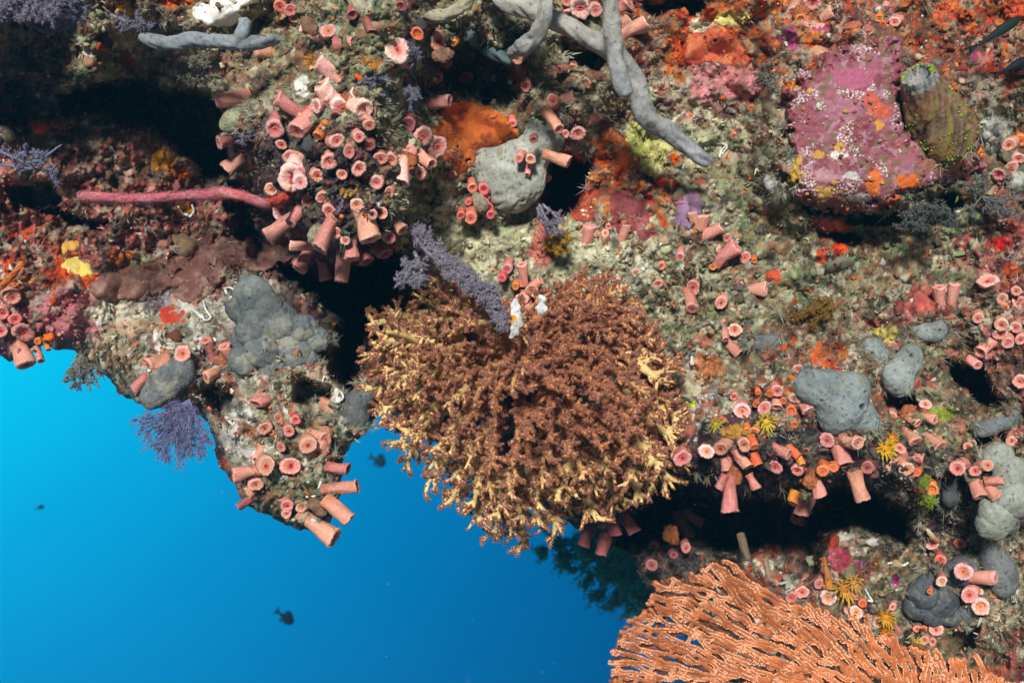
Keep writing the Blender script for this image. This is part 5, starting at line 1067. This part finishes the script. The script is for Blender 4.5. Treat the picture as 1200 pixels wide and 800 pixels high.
    for (pts, a, b) in [([(1130, 990), (1110, 940), (fx, fy), (1078, 870)], 13, 8), ([(1090, 890), (1010, 800), (960, 755), (918, 715), (898, 690)], 6, 2.0), ([(1088, 885), (980, 815), (880, 768), (820, 745), (780, 735)], 6, 1.6), ([(1092, 885), (1068, 810), (1040, 775)], 6, 2.2), ([(1085, 890), (960, 840), (850, 800), (760, 780)], 6, 1.8)]:
        q = catmull(np.array(pts, float), 40); p3 = P(q[:, 0], q[:, 1], Yf(q[:, 0], q[:, 1])+.003)
        v, f, idx = tube(p3-o0, np.linspace(a, b, 40)*1.06/W, 14, True, .15, 4); ms.add(v, f, np.array((.46, .15, .06))*(.85+.3*fbm(v[:, 0]*60, v[:, 2]*60, 2, 3)[:, None]))
    obj('stem', ms.mesh('stem', M_fan), root)
build_fan()

# ------------------------------------------------------------------ feathery soft corals and hydroids
def bush(name, label, cat, stems, col, tipcol, seed, dens=1.0, size=1.3, sub=(6, 10), spread=.7, length=18, mat=None, r0=2.2, levels=2, star_n=6, planar=0.0, group=None):
    """stems: lists of (x, y, depth or None); side branches and tiny polyps grow along them"""
    r = np.random.default_rng(seed); root = bpy.data.objects.new(name, None); COL.objects.link(root); o0 = None
    stem = MB(); PS = []; PN = []; col = np.array(col); tipcol = np.array(tipcol)
    for st in stems:
        q = np.array([(x, y, (z if z else surf(x, y)-.012)) for (x, y, z) in st], float); pl = P(*catmull(q, 8*len(q)).T)
        if o0 is None: o0 = pl[0]; root.location = o0
        px = q[:, 2].mean()/W
        segs = [(pl, r0, 0)]
        while segs:
            pl_, rr, lv = segs.pop(); n = len(pl_)
            v, f, idx = tube(pl_, np.linspace(rr, rr*.55, n)*px, 6, True, .15, int(r.integers(0, 99))); stem.add(v-o0, f, col*(.8+.3*r.random()))
            L = np.linalg.norm(np.diff(pl_, axis=0), axis=1).sum()/px
            ax = pl_[-1]-pl_[0]; ax /= np.linalg.norm(ax)+1e-9
            if lv < levels:
                for _ in range(int(r.integers(*sub)*max(.4, L/60 if lv == 0 else .5))):
                    b = pl_[int(r.uniform(.12, .98)*(n-1))]; u = nunit(r); u[1] *= (1-planar)
                    d = ax*(1-spread*.5)+u*spread; d /= np.linalg.norm(d); ll = length*px*r.uniform(.5, 1.15)*(.62**lv)
                    segs.append((catmull([b, b+d*ll*.5+nunit(r)*ll*.12, b+d*ll], 6), rr*.62, lv+1))
            m = int(L*dens*(.5 if lv == 0 else 1.0))+1
            s = r.random(m)*(n-1.001); a = s.astype(int); c = pl_[a]; nv = r.normal(0, 1, (m, 3)); nv[:, 1] -= .3; nv /= np.linalg.norm(nv, axis=1)[:, None]
            PS.append(c+nv*rr*px*.8); PN.append(nv); PS.append(pl_[-1:]); PN.append(ax[None])
    PSa = np.concatenate(PS); PNa = np.concatenate(PN); m = len(PSa); mp = MB()
    f = r.random((m, 1)); c = (col*(1-f)+tipcol*f)*r.uniform(.65, 1.3, (m, 1))
    stars(mp, PSa-o0, PNa, r.uniform(.7, 1.3, m)*size*px, col*.6, c, r, star_n, r.uniform(.4, 1.5, m)*size*px)
    s = obj('stem', stem.mesh('stem', mat or M_fuzz), root); e = obj('polyps', mp.mesh('polyps', mat or M_fuzz), root); e['kind'] = 'stuff'
    tag(root, label, cat, group); return root

LAV = (.27, .245, .30); LAVT = (.42, .39, .44)
bush('lavender_soft_coral', 'long fuzzy lavender soft coral draped over the top of the big branching one', 'soft coral',
     [[(478, 262, 1.2), (496, 290, 1.16), (520, 310, 1.13), (545, 328, 1.105), (566, 344, 1.095), (580, 366, 1.09), (586, 382, 1.09)], [(490, 275, 1.18), (515, 298, 1.14), (548, 324, 1.11), (572, 350, 1.1)], [(474, 300, 1.2), (478, 318, 1.17), (470, 332, 1.16)], [(486, 296, 1.18), (494, 316, 1.15), (488, 332, 1.15)],
      [(520, 300, 1.14), (545, 318, 1.11), (574, 340, 1.1), (592, 372, 1.1)], [(470, 262, 1.2), (500, 280, 1.17), (530, 310, 1.13), (560, 345, 1.1)]], LAV, LAVT, 21, 2.0, 1.3, (14, 20), .9, 12, r0=2.6)
bush('lavender_soft_coral', 'small lavender soft coral tuft below the pale grey sponge', 'soft coral', [[(632, 240, 1.27), (640, 256, 1.25), (654, 274, 1.25)], [(630, 244, 1.27), (634, 258, 1.25), (642, 270, 1.26)], [(636, 240, 1.27), (650, 252, 1.26), (656, 262, 1.26)]], LAV, (.46, .42, .52), 22, 1.7, 1.3, (9, 13), .9, 10, r0=2.0)
bush('lavender_soft_coral', 'hazy lavender soft coral mat in the top corner above the dark cave', 'soft coral', [[(-30, 4, 1.02), (20, 6, 1.0), (60, 14, 1.0), (105, 22, 1.03)], [(-20, -8, 1.02), (30, -2, 1.0), (70, 2, 1.0), (98, 8, 1.03)], [(-20, 18, 1.03), (20, 22, 1.02), (50, 28, 1.03), (85, 32, 1.05)], [(-20, -20, 1.02), (40, -14, 1.0), (90, -8, 1.02)], [(130, 18, 1.1), (150, 26, 1.09), (172, 36, 1.1)], [(0, 10, 1.01), (40, 14, 1.0), (86, 20, 1.03)]], (.25, .225, .29), (.42, .40, .47), 23, 2.0, 1.4, (12, 18), .9, 14, r0=2.4)
bush('lavender_soft_coral', 'blue lavender soft coral sprig at the left edge below the dark cave', 'soft coral', [[(-10, 172, 1.2), (15, 184, 1.19), (40, 190, 1.19), (72, 170, 1.2)], [(-10, 190, 1.2), (20, 196, 1.19), (52, 200, 1.2), (66, 206, 1.2)], [(10, 184, 1.2), (34, 178, 1.19), (50, 182, 1.2)]], (.22, .22, .31), (.36, .36, .46), 24, 1.1, 1.3, (9, 13), .9, 11, r0=2.0)
bush('lavender_soft_coral', 'lavender tuft among the pink tubes at the cave mouth', 'soft coral', [[(280, 168, None), (294, 160, 1.2), (312, 150, 1.2)], [(284, 160, None), (300, 152, 1.2), (312, 158, 1.2)]], LAV, LAVT, 25, 1.6, 1.25, (9, 13), .9, 10, r0=2.0)
bush('lavender_soft_coral', 'grey lavender fuzz on the shaded shoulder of the pink tube clump', 'soft coral', [[(420, 98, None), (440, 92, 1.11), (460, 96, 1.11)], [(478, 98, None), (484, 112, 1.12), (480, 128, 1.13)], [(482, 80, None), (488, 66, 1.12), (480, 52, 1.12)], [(428, 90, None), (436, 108, 1.11), (452, 112, 1.11)]], (.20, .195, .26), (.34, .33, .40), 26, 1.6, 1.25, (9, 13), .9, 10, r0=2.2)
bush('lavender_soft_coral', 'purple fuzz on the underside of the pink tube clump', 'soft coral', [[(396, 250, None), (402, 240, 1.13), (400, 228, 1.13)], [(436, 238, None), (446, 232, 1.14), (460, 236, 1.14)]], (.20, .16, .24), (.38, .34, .42), 27, 1.8, 1.3, (9, 13), .9, 9, r0=2.2)
bush('purple_soft_coral', 'purple fan shaped soft coral hanging from the left ledge into open water', 'soft coral',
     [[(222, 468, 1.31), (216 + dx*.5, 480 + dy*.5, 1.30), (212 + dx, 482 + dy, 1.29)] for dx, dy in [(52*math.sin(a)*k-3, 60*math.cos(a)*k) for a in np.linspace(-1.4, .9, 22) for k in (1.0 + .06*math.sin(a*13), .72 + .2*math.sin(a*9))]], (.20, .20, .36), (.32, .32, .50), 28, .34, .85, (9, 13), .6, 10, r0=.8, planar=.5)
bush('bushy_hydroid', 'grey brown bushy hydroid hanging from the ledge into the bright blue', 'hydroid', [[(96, 410, 1.38), (92 + dx*.5, 428, 1.37), (92 + dx, 434 + dy, 1.37)] for dx, dy in ((-14, 14), (-6, 20), (2, 22), (10, 18), (14, 24), (24, 20), (30, 10), (34, 4), (-2, 8), (18, 8))], (.22, .20, .16), (.34, .30, .25), 29, 1.1, 1.5, (6, 9), .8, 10, r0=1.6)
bush('bushy_hydroid', 'tan bristly hydroid along the ledge left of the fat facing cup coral', 'hydroid', [[(128 + 9*i, 416, None), (127 + 9.5*i, 421, 1.35), (126 + 10*i, 427 - (i % 3)*2, 1.345)] for i in range(7)], (.34, .22, .13), (.46, .32, .2), 30, 1.9, 1.3, (10, 14), .9, 8, r0=1.8)
bush('tuft_hydroid', 'golden brown hydroid tuft on olive rock below the magenta crust ledge', 'hydroid', [[(972, 352, None), (960, 360, 1.27), (942, 372, 1.27)], [(974, 356, None), (964, 368, 1.27), (952, 380, 1.27)], [(976, 352, None), (970, 364, 1.27), (968, 378, 1.27)], [(970, 350, None), (952, 362, 1.27), (928, 374, 1.28)]], (.26, .15, .035), (.40, .24, .06), 31, 1.6, 1.5, (9, 13), .9, 10, r0=1.6)
bush('tuft_hydroid', 'mustard yellow hydroid tuft below the small lavender tuft', 'hydroid', [[(642, 290, None), (654, 286, 1.27), (670, 276, 1.27)], [(640, 288, None), (652, 280, 1.27), (664, 270, 1.27)], [(640, 292, None), (650, 294, 1.28), (668, 292, 1.28)]], (.46, .26, .03), (.60, .36, .06), 32, 1.5, 1.5, (8, 12), .9, 8, r0=1.6)
bush('tuft_hydroid', 'golden crumbly hydroid on a stub in the middle of the pink tube clump', 'hydroid', [[(404, 232, None), (408, 222, 1.13), (414, 214, 1.13)], [(400, 228, None), (404, 216, 1.13), (404, 210, 1.13)], [(410, 230, None), (418, 222, 1.13), (420, 212, 1.13)]], (.48, .28, .07), (.64, .42, .14), 33, 1.9, 1.5, (8, 12), .9, 7, r0=2.2)
bush('feather_hydroid', 'dark feather hydroid in the slit under the magenta crust ledge', 'hydroid', [[(1088, 262, None), (1086 + dx*.5, 255 + dy*.5, 1.24), (1086 + dx, 252 + dy, 1.23)] for dx, dy in ((-36, 12), (-30, 2), (-18, -8), (-4, -12), (10, -12), (24, -8), (34, 0), (38, 10), (-10, 14))], (.12, .13, .12), (.24, .25, .22), 34, .5, 1.2, (8, 12), .5, 10, r0=.8)
bush('feather_hydroid', 'brown feather hydroid under the pale blue grey forked sponge', 'hydroid', [[(245, 62, None), (232 + dx*.5, 72 + dy*.5, 1.2), (225 + dx, 78 + dy, 1.19)] for dx, dy in ((-18, 6), (-12, 14), (-4, 20), (6, 22), (14, 18), (-14, -4), (20, 10))], (.22, .20, .14), (.38, .35, .27), 35, .6, 1.2, (8, 12), .5, 10, r0=.8)
bush('feather_hydroid', 'grey feathery hydroid tangle at the right edge above the pink cup corals', 'hydroid', [[(1150, 230, None), (1150 + dx*.5, 236 + dy*.5, 1.3), (1150 + dx, 240 + dy, 1.29)] for dx, dy in ((-16, -24), (-8, -34), (4, -26), (20, -4), (34, 2), (48, -6), (24, 14), (40, 16), (-14, 8))], (.20, .21, .20), (.32, .34, .33), 36, .6, 1.3, (8, 12), .7, 11, r0=.9)
bush('feather_hydroid', 'wispy grey hydroid left of the magenta crust ledge', 'hydroid', [[(915, 108, None), (905 + dx*.5, 96 + dy*.5, 1.31), (900 + dx, 90 + dy, 1.30)] for dx, dy in ((-14, -4), (-8, -14), (4, -18), (14, -14), (22, -6), (-4, 6))], (.22, .21, .17), (.34, .32, .27), 37, .6, 1.3, (8, 12), .7, 11, r0=.9)
bush('green_algae', 'bright green algae sprig hanging beside the orange dangling cup coral', 'algae', [[(1082, 562, None), (1084, 566, 1.18), (1078, 570, 1.18)], [(1086, 588, None), (1090, 586, 1.18), (1088, 592, 1.18)]], (.22, .32, .03), (.38, .46, .06), 38, 2.4, 1.8, (8, 12), .9, 7, r0=1.4)
bush('green_algae', 'olive green algae tuft hanging in the dark undercut', 'algae', [[(946, 562, 1.2), (944, 574, 1.18), (940, 584, 1.18)], [(950, 560, 1.2), (950, 572, 1.18), (948, 582, 1.18)]], (.20, .23, .10), (.32, .34, .18), 39, 2.0, 1.4, (8, 12), .9, 7, r0=1.6)
# the big dark bush far below the ledge, out of reach of the strobe
bush('black_coral_bush', 'dim dark green bushy coral hanging in the water below the reef ledge', 'black coral',
     [[(745, 600, 2.1), (745 + dx*.5, 625 + dy*.5, 2.08 + dz), (745 + dx, 625 + dy, 2.05 + dz)] for dx, dy, dz in ((-118, 18, 0), (-98, 34, -.05), (-80, 48, .05), (-60, 60, 0), (-66, 20, -.1), (-44, 74, .06), (-28, 84, 0), (-40, 40, -.1), (-10, 96, .05), (8, 104, 0), (-8, 60, -.1), (28, 106, 0), (46, 96, .05), (30, 66, -.1), (62, 80, 0), (74, 60, 0), (-100, 8, .1), (60, 40, 0), (-84, 30, 0), (-20, 74, 0), (16, 84, 0))],
     (.10, .42, .36), (.18, .62, .52), 40, .5, 2.6, (8, 11), .75, 20, r0=1.4)

# ------------------------------------------------------------------ the whip coral
def whip():
    q = catmull(np.array([(92, 231, 1.06, 3.0), (100, 230, 1.06, 6.5), (115, 231, 1.06, 7.2), (150, 233, 1.07, 7.0), (190, 231, 1.08, 7.0), (225, 229, 1.09, 7.2), (248, 228, 1.10, 8.0), (262, 226, 1.105, 8.4), (285, 230, 1.11, 8.0), (310, 238, 1.125, 8.5), (326, 236, 1.15, 9), (340, 226, 1.18, 8)], float), 140)
    p3 = P(q[:, 0], q[:, 1], q[:, 2]); o0 = p3[-1]; px = 1.1/W
    root = bpy.data.objects.new('whip_coral', None); COL.objects.link(root); root.location = o0
    tag(root, 'straight fuzzy pink whip coral reaching left across the reef', 'whip coral')
    v, f, idx = tube(p3-o0, q[:, 3]*px*.70, 20, True, .34, 9); t = idx/idx.max()
    c = np.array((.52, .13, .17))*np.ones((len(v), 1)); n = smooth(.0, .3, fbm(v[:, 0]*40, v[:, 2]*70+v[:, 1]*50, 4, 4, .65)); c = c*(1-n[:, None])+np.array((.62, .24, .25))*n[:, None]
    m = smooth(.62, .8, t)*smooth(.05, .3, fbm(v[:, 0]*55, v[:, 2]*55, 14, 3)+.12); c = c*(1-m[:, None])+np.array((.60, .07, .03))*m[:, None]
    m = smooth(.045, .02, t)[:, None]; c = c*(1-m)+np.array((.5, .46, .38))*m
    mb = MB(); mb.add(v, f, c); obj('stem', mb.mesh('stem', M_sponge), root)
    r = np.random.default_rng(2); n = 7000; s = r.random(n)**.9*137; a = np.minimum(s.astype(int), 138); tg = p3[a+1]-p3[a]; tg /= np.linalg.norm(tg, axis=1)[:, None]
    nv = r.normal(0, 1, (n, 3)); nv -= tg*(nv*tg).sum(1)[:, None]; nv /= np.linalg.norm(nv, axis=1)[:, None]
    mp = MB(); k = r.random((n, 1)); fa = (s-a)[:, None]; PB = p3[a]*(1-fa)+p3[a+1]*fa; cc = np.array((.56, .17, .2))*k+np.array((.78, .48, .48))*(1-k); thin = r.random(n) < np.where(s/139 > .6, .35, 1.0)
    stars(mp, (PB+nv*(q[a, 3]*px*.69)[:, None]-o0)[thin], nv[thin], r.uniform(.6, 1.2, thin.sum())*px, np.array((.5, .1, .12)), cc[thin], r, 6, r.uniform(.4, 3.2, thin.sum())*px)
    e = obj('polyps', mp.mesh('polyps', M_fuzz), root); e['kind'] = 'stuff'
whip()

# ------------------------------------------------------------------ barrel shaped tunicate on the magenta ledge
def barrel():
    Y0 = surf(1100, 165)-.005; px = Y0/W; o0 = P(1106, 178, Y0)
    root = bpy.data.objects.new('barrel_tunicate', None); COL.objects.link(root); root.location = o0
    tag(root, 'olive brown barrel tunicate with green specks and a pale meshed mouth', 'tunicate')
    ns = 72; rows = [(22, 0), (34, .05), (40, .14), (41, .26), (39, .38), (35.5, .5), (31.5, .62), (27.5, .74), (24, .86), (21, .95), (20, 1.0), (18.5, 1.03), (16.5, 1.02), (14, .97), (9, .93), (2, .92)]
    rr = catmull(np.array([(a, b, 0) for a, b in rows]), 110)
    A = P(1110, 176, Y0+.012); B = P(1076, 90, Y0-.06); ax = B-A; L = np.linalg.norm(ax); ax /= L; u = norm(np.cross(ax, (0, 1, 0))); w = np.cross(ax, u); a = np.arange(ns)*2*np.pi/ns
    V = []; C = []
    r = np.random.default_rng(3)
    for i, (q, t, _) in enumerate(rr):
        n = fbm(np.cos(a)*2.2+t*3, np.sin(a)*2.2+t*2, 4, 4, .6); n2 = fbm(np.cos(a)*9+t*16, np.sin(a)*9-t*10, 6, 3, .6)
        inner = i > 93
        rad = q*px*.92*(1+(.3 if inner else 1)*(.16*n+.13*n2))
        V.append(A+ax*L*t+rad[:, None]*(np.cos(a)[:, None]*u+np.sin(a)[:, None]*w))
        c = np.array((.15, .10, .055))*(1+1.3*n2[:, None]); m = smooth(.05, .35, n)[:, None]; c = c*(1-m)+np.array((.22, .15, .04))*m
        m = smooth(.0, .25, fbm(np.cos(a)*3+t*7, np.sin(a)*3, 8, 3))[:, None]; c = c*(1-m)+np.array((.21, .09, .06))*m
        if t > .93 or inner: c = np.tile((.22, .23, .21), (ns, 1))*(1+.9*n2[:, None])
        if i > 97: c = np.where((((np.arange(ns)//2+i//1) % 3) == 0)[:, None], .05, .34)*np.ones(3)
        C.append(c)
    mb = MB(); mb.add(np.concatenate(V)-o0, grid_faces(len(rr), ns, True), np.concatenate(C)); body = obj('body', mb.mesh('body', M_crust), root)
    # green and yellow specks growing on it
    Vb = np.concatenate(V[4:88]); k = r.choice(len(Vb), 1300, replace=False); cl = fbm(Vb[k, 0]*70, Vb[k, 2]*70, 5, 2) > .08; ctr = Vb[k][cl]; iv, fi = ico(1); R = r.lognormal(0, .45, len(ctr))*.0010
    col = np.where(r.random((len(ctr), 1)) < .7, np.array((.15, .27, .02)), np.array((.32, .30, .05)))
    mb = MB(); mb.add((iv[None]*R[:, None, None]+ctr[:, None]-o0).reshape(-1, 3), (fi[None]+np.arange(len(ctr))[:, None, None]*len(iv)).reshape(-1, 3), np.repeat(col, len(iv), 0)); e = obj('algae_specks', mb.mesh('algae_specks', M_turf), body); e['kind'] = 'stuff'
    # hair-like strands hanging off its foot
    mb = MB()
    for _ in range(60):
        a0 = r.uniform(0, 6.28); p0 = A+ax*L*.12+38*px*(math.cos(a0)*u+math.sin(a0)*w); 
        if p0[1] > A[1]+.01: continue
        d = nunit(r)*.6+np.array((0, -.4, -.7)); d /= np.linalg.norm(d); l = r.uniform(6, 18)*px
        v, f, idx = tube(catmull([p0, p0+d*l*.5+nunit(r)*l*.25, p0+d*l], 7), .45*px, 5); mb.add(v-o0, f, np.array((.26, .24, .17))*r.uniform(.6, 1.3))
    e = obj('fringe', mb.mesh('fringe', M_turf), body); e['kind'] = 'stuff'
barrel()

# ------------------------------------------------------------------ open yellow cup corals, white worm tubes, hydroid stalks
def open_polyp(label, x, y, rad, col, seed, lift=.012):
    r = np.random.default_rng(seed); Y0 = surf(x, y)-lift; px = Y0/W; o0 = P(x, y, Y0)
    root = bpy.data.objects.new('open_cup_coral', None); COL.objects.link(root); root.location = o0; tag(root, label, 'cup coral')
    col = np.array(col)
    q = catmull([np.array((0, .014, -.002)), np.array((0, .004, 0)), np.array((0, -.004, 0))], 8); v, f, idx = tube(q, np.array([.5, .5, .5, .5, .48, .46, .44, .42])*rad*px, 18, True, .1, seed)
    mb = MB(); mb.add(v, f, col*np.array((1.0, .62, .6))); obj('body', mb.mesh('body', M_polyp), root)
    mb = MB()
    for k in range(34):
        a = k*2.399; t = .35+.65*(k % 3)/2; d = np.array((math.cos(a)*t, -.75+.35*t, math.sin(a)*t)); d /= np.linalg.norm(d); l = rad*px*r.uniform(.75, 1.1)
        s = np.array((math.cos(a)*.36*rad*px, -.003, math.sin(a)*.36*rad*px)); v, f, idx = tube(catmull([s, s+d*l*.5+nunit(r)*l*.1, s+d*l+np.array((0, 0, -l*.1))], 6), np.linspace(.11, .05, 6)*rad*px, 6); mb.add(v, f, col*r.uniform(.8, 1.2))
    e = obj('tentacles', mb.mesh('tentacles', M_fuzz), root); e['kind'] = 'stuff'
YEL = (.62, .40, .04); GOL = (.66, .30, .03)
open_polyp('yellow sun polyp with open tentacles left of the slab sponge', 897, 494, 12, (.52, .42, .05), 1)
open_polyp('bright yellow sun polyp between two pink tube groups on the undercut lip', 1036, 525, 11, (.68, .46, .03), 2)
open_polyp('amber sun polyp budding above the bright yellow one', 1044, 512, 7, GOL, 3)
open_polyp('broad golden sun polyp among buttons right of the sea fan rim', 990, 688, 14, (.60, .33, .05), 4)
open_polyp('pale golden sun polyp right of the broad golden one', 1000, 681, 9, (.55, .34, .08), 5)
open_polyp('golden sun polyp left of the thin pink stalk above the sea fan', 1037, 722, 10, (.60, .33, .03), 6)
open_polyp('orange gold sun polyp touching the top of the sea fan', 1037, 737, 8, (.62, .28, .03), 7)
open_polyp('olive yellow sun polyp above the two disc cup corals', 838, 497, 8, (.42, .40, .06), 8)
open_polyp('lime yellow sun polyp beside the pink frilled cup coral', 1073, 752, 7, (.5, .48, .08), 9)
open_polyp('small mustard sun polyp at the foot of the tall orange spike', 971, 684, 8, (.50, .34, .08), 10)
rope('finger_sponge', 'tapering orange spike between the raspberry sponge and the golden sun polyps', [[(972, 690, None, 5), (970, 676, 1.34, 4.5), (967, 662, 1.335, 3), (966, 653, 1.33, 1.5)]], (.62, .22, .04), 61)
rope('finger_sponge', 'small orange spike with a pale tip above the charcoal ball', [[(1098, 634, None, 4), (1092, 628, 1.31, 3.5), (1086, 620, 1.305, 2)]], (.62, .24, .04), 62, col2=(.7, .6, .4))
def worm(label, pts, rad=1.5):
    q = np.array([(x, y, surf(x, y)-.008) for x, y in pts]); q = catmull(q, 9*len(q)); p3 = P(*q.T); o0 = p3[0]
    v, f, idx = tube(p3-o0, rad*p3[:, 1].mean()/W*np.interp(np.arange(len(q)), [0, len(q)-1], [.7, 1.1]), 9, True, .18, int(pts[0][0])); mb = MB(); mb.add(v, f, (.68, .68, .63))
    o = obj('worm_tube', mb.mesh('worm_tube', M_crust), None, o0); tag(o, label, 'worm tube')
worm('looped white worm tube left of the big slate sponge', [(262, 338), (270, 337), (275, 342), (274, 348), (268, 347), (264, 340)])
worm('forked white worm tube below the looped one', [(238, 352), (241, 362), (247, 372), (240, 375), (236, 368)])
worm('thin white worm tube beside the forked one', [(224, 362), (230, 366), (236, 372)])
worm('crooked white worm tube at the shaded edge of the slate sponge', [(394, 446), (396, 438), (404, 434), (410, 428)], 1.4)
worm('double looped white worm tube beside the sideways cup coral', [(388, 462), (398, 458), (402, 466), (394, 471), (388, 468)])
worm('small oval white worm tube left of the double loop', [(380, 440), (384, 444), (382, 452), (378, 448), (380, 441)], 1.0)
worm('white worm tube draped over the stout jutting cup coral', [(348, 580), (360, 582), (370, 580), (374, 570), (376, 564)])
worm('white worm tube on amber rock under the whip coral', [(209, 242), (214, 250), (220, 252)])
worm('curved white worm tube right of the amber patch', [(225, 240), (227, 248), (222, 254)])
worm('tangled white worm tube near the tip of the long grey branch', [(846, 168), (852, 172), (848, 178), (843, 184), (846, 176), (852, 170)], 1.1)
worm('white squiggle worm tube left of the charcoal mound', [(1014, 690), (1018, 697), (1022, 704), (1017, 703)], 1.3)
worm('pale worm tube right of the raspberry sponge', [(1040, 660), (1050, 658), (1058, 662), (1064, 659)], 1.5)

# ------------------------------------------------------------------ fish, and a blurred shadow given a fish body
def fish(name, label, head, tail, Y, hgt, col, seed=0, fins=True, dy=0.0, thick=.5):
    """head and tail in pixels at depth Y; body a smooth loft with tail, dorsal and belly fins"""
    H = P(*head, Y); Tl = P(*tail, Y+dy); ax = H-Tl; L = np.linalg.norm(ax); ax /= L; side = norm(np.cross(ax, (0, 0, 1))); up = np.cross(side, ax); o0 = (H+Tl)/2
    col = np.array(col); root = bpy.data.objects.new(name, None); COL.objects.link(root); root.location = o0; tag(root, label, 'fish')
    t = np.linspace(0, 1, 26); prof = np.interp(t, [0, .12, .3, .55, .75, .9, .97, 1], [.16, .28, .55, .95, 1.0, .72, .4, .08]); ns = 18; a = np.arange(ns)*2*np.pi/ns
    hh = hgt*Y/W/2; V = Tl+ax*(L*(.22+.78*t))[:, None, None]+(prof[:, None, None]*hh)*(np.cos(a)[None, :, None]*up+thick*np.sin(a)[None, :, None]*side)
    C = col*(.7+.5*np.clip(-np.cos(a), 0, 1))[None, :, None]*np.ones((26, ns, 3)); mb = MB(); mb.add((V-o0).reshape(-1, 3), grid_faces(26, ns, True), C.reshape(-1, 3)); obj('body', mb.mesh('body', M_fish), root)
    def fin(nm, outline):
        n = len(outline); p = np.array([Tl+ax*L*x+up*hh*y for x, y in outline]); s = side*hh*.05; mb = MB(); v = np.concatenate([p+s, p-s])-o0; j = np.arange(n)
        mb.add(v, [j[None], (2*n-1-j)[None], np.stack([j, (j+1) % n, (j+1) % n+n, j+n], -1)], col*.8); obj(nm, mb.mesh(nm, M_fish, False), root)
    fin('tail_fin', [(.25, .16), (.12, .55), (0, .95), (.06, .3), (.08, 0), (.06, -.3), (0, -.95), (.12, -.55), (.25, -.16)])
    if fins:
        fin('dorsal_fin', [(.86, .7), (.74, 1.35), (.58, 1.55), (.45, 1.2), (.38, .7), (.6, .8)]); fin('anal_fin', [(.58, -.85), (.5, -1.4), (.42, -1.1), (.36, -.6)]); fin('pelvic_fin', [(.74, -.9), (.66, -1.4), (.62, -.95)])
    mb = MB(); iv, fi = ico(2)
    for s in (-1, 1): mb.add(iv*hh*.12+(Tl+ax*L*.92+up*hh*.18+side*s*hh*thick*.6)-o0, fi, (.02, .02, .02))
    obj('eyes', mb.mesh('eyes', M_fish), root)
fish('dark_fish', 'small dark fish swimming alone in the open blue water', (344, 730), (322, 714), 3.7, 12, (.012, .03, .045), 1)
fish('dark_fish', 'small dim fish hovering between the hanging pillar and the soft coral', (452, 544), (432, 534), 4.2, 12, (.01, .04, .06), 2)
fish('dark_fish', 'tiny pale fish speck in the bright water under the left ledge', (52, 593), (41, 596), 3.2, 4, (.02, .10, .16), 3)
fish('wrasse_and_shadow', 'slender dark green fish darting along the rock in the top right corner', (1197, 20), (1132, 62), 1.22, 12, (.008, .022, .018), 4, False, thick=.6)
fish('wrasse_and_shadow', 'black fish shaped body standing for a blurred shadow at the right edge', (1208, 68), (1162, 90), 1.27, 12, (.006, .009, .012), 5, False, thick=.6)  # dark body modelled in place of the blurred shadow beside the wrasse

def snow():
    r = np.random.default_rng(77); mb = MB(); iv, fi = ico(1)
    for _ in range(60):
        y = r.uniform(.7, 2.6); x, z = r.uniform(-.55, .55)*y, r.uniform(-.4, .4)*y; s = r.lognormal(0, .4)*.00042*y
        mb.add(iv*s*r.uniform(.6, 1.4, 3)+np.array((x, y, z)), fi, (.4, .42, .42))
    o = obj('marine_snow', mb.mesh('marine_snow', M_turf)); o['kind'] = 'stuff'; o['label'] = 'fine pale particles drifting in the water'; o['category'] = 'particles'
snow()
# ------------------------------------------------------------------ the water itself between camera and far things
def haze():
    me = bpy.data.meshes.new('haze'); x0, x1, y0, y1, z0, z1 = -3.2, 3.2, -0.6, 5.0, -2.8, 2.2
    v = [(x, y, z) for x in (x0, x1) for y in (y0, y1) for z in (z0, z1)]
    me.from_pydata(v, [], [(0, 1, 3, 2), (4, 6, 7, 5), (0, 4, 5, 1), (2, 3, 7, 6), (0, 2, 6, 4), (1, 5, 7, 3)]); me.update()
    m = bpy.data.materials.new('water haze'); m.use_nodes = True; t = m.node_tree; t.nodes.clear()
    o = t.nodes.new('ShaderNodeOutputMaterial'); p = t.nodes.new('ShaderNodeVolumePrincipled')
    p.inputs['Color'].default_value = (0.12, 0.60, 0.92, 1); p.inputs['Density'].default_value = 0.026; p.inputs['Anisotropy'].default_value = 0.3
    t.links.new(p.outputs[0], o.inputs['Volume']); me.materials.append(m)
    o = obj('haze', me); o['kind'] = 'stuff'; o['label'] = 'clear blue sea water that veils far things'; o['category'] = 'water haze'
haze()
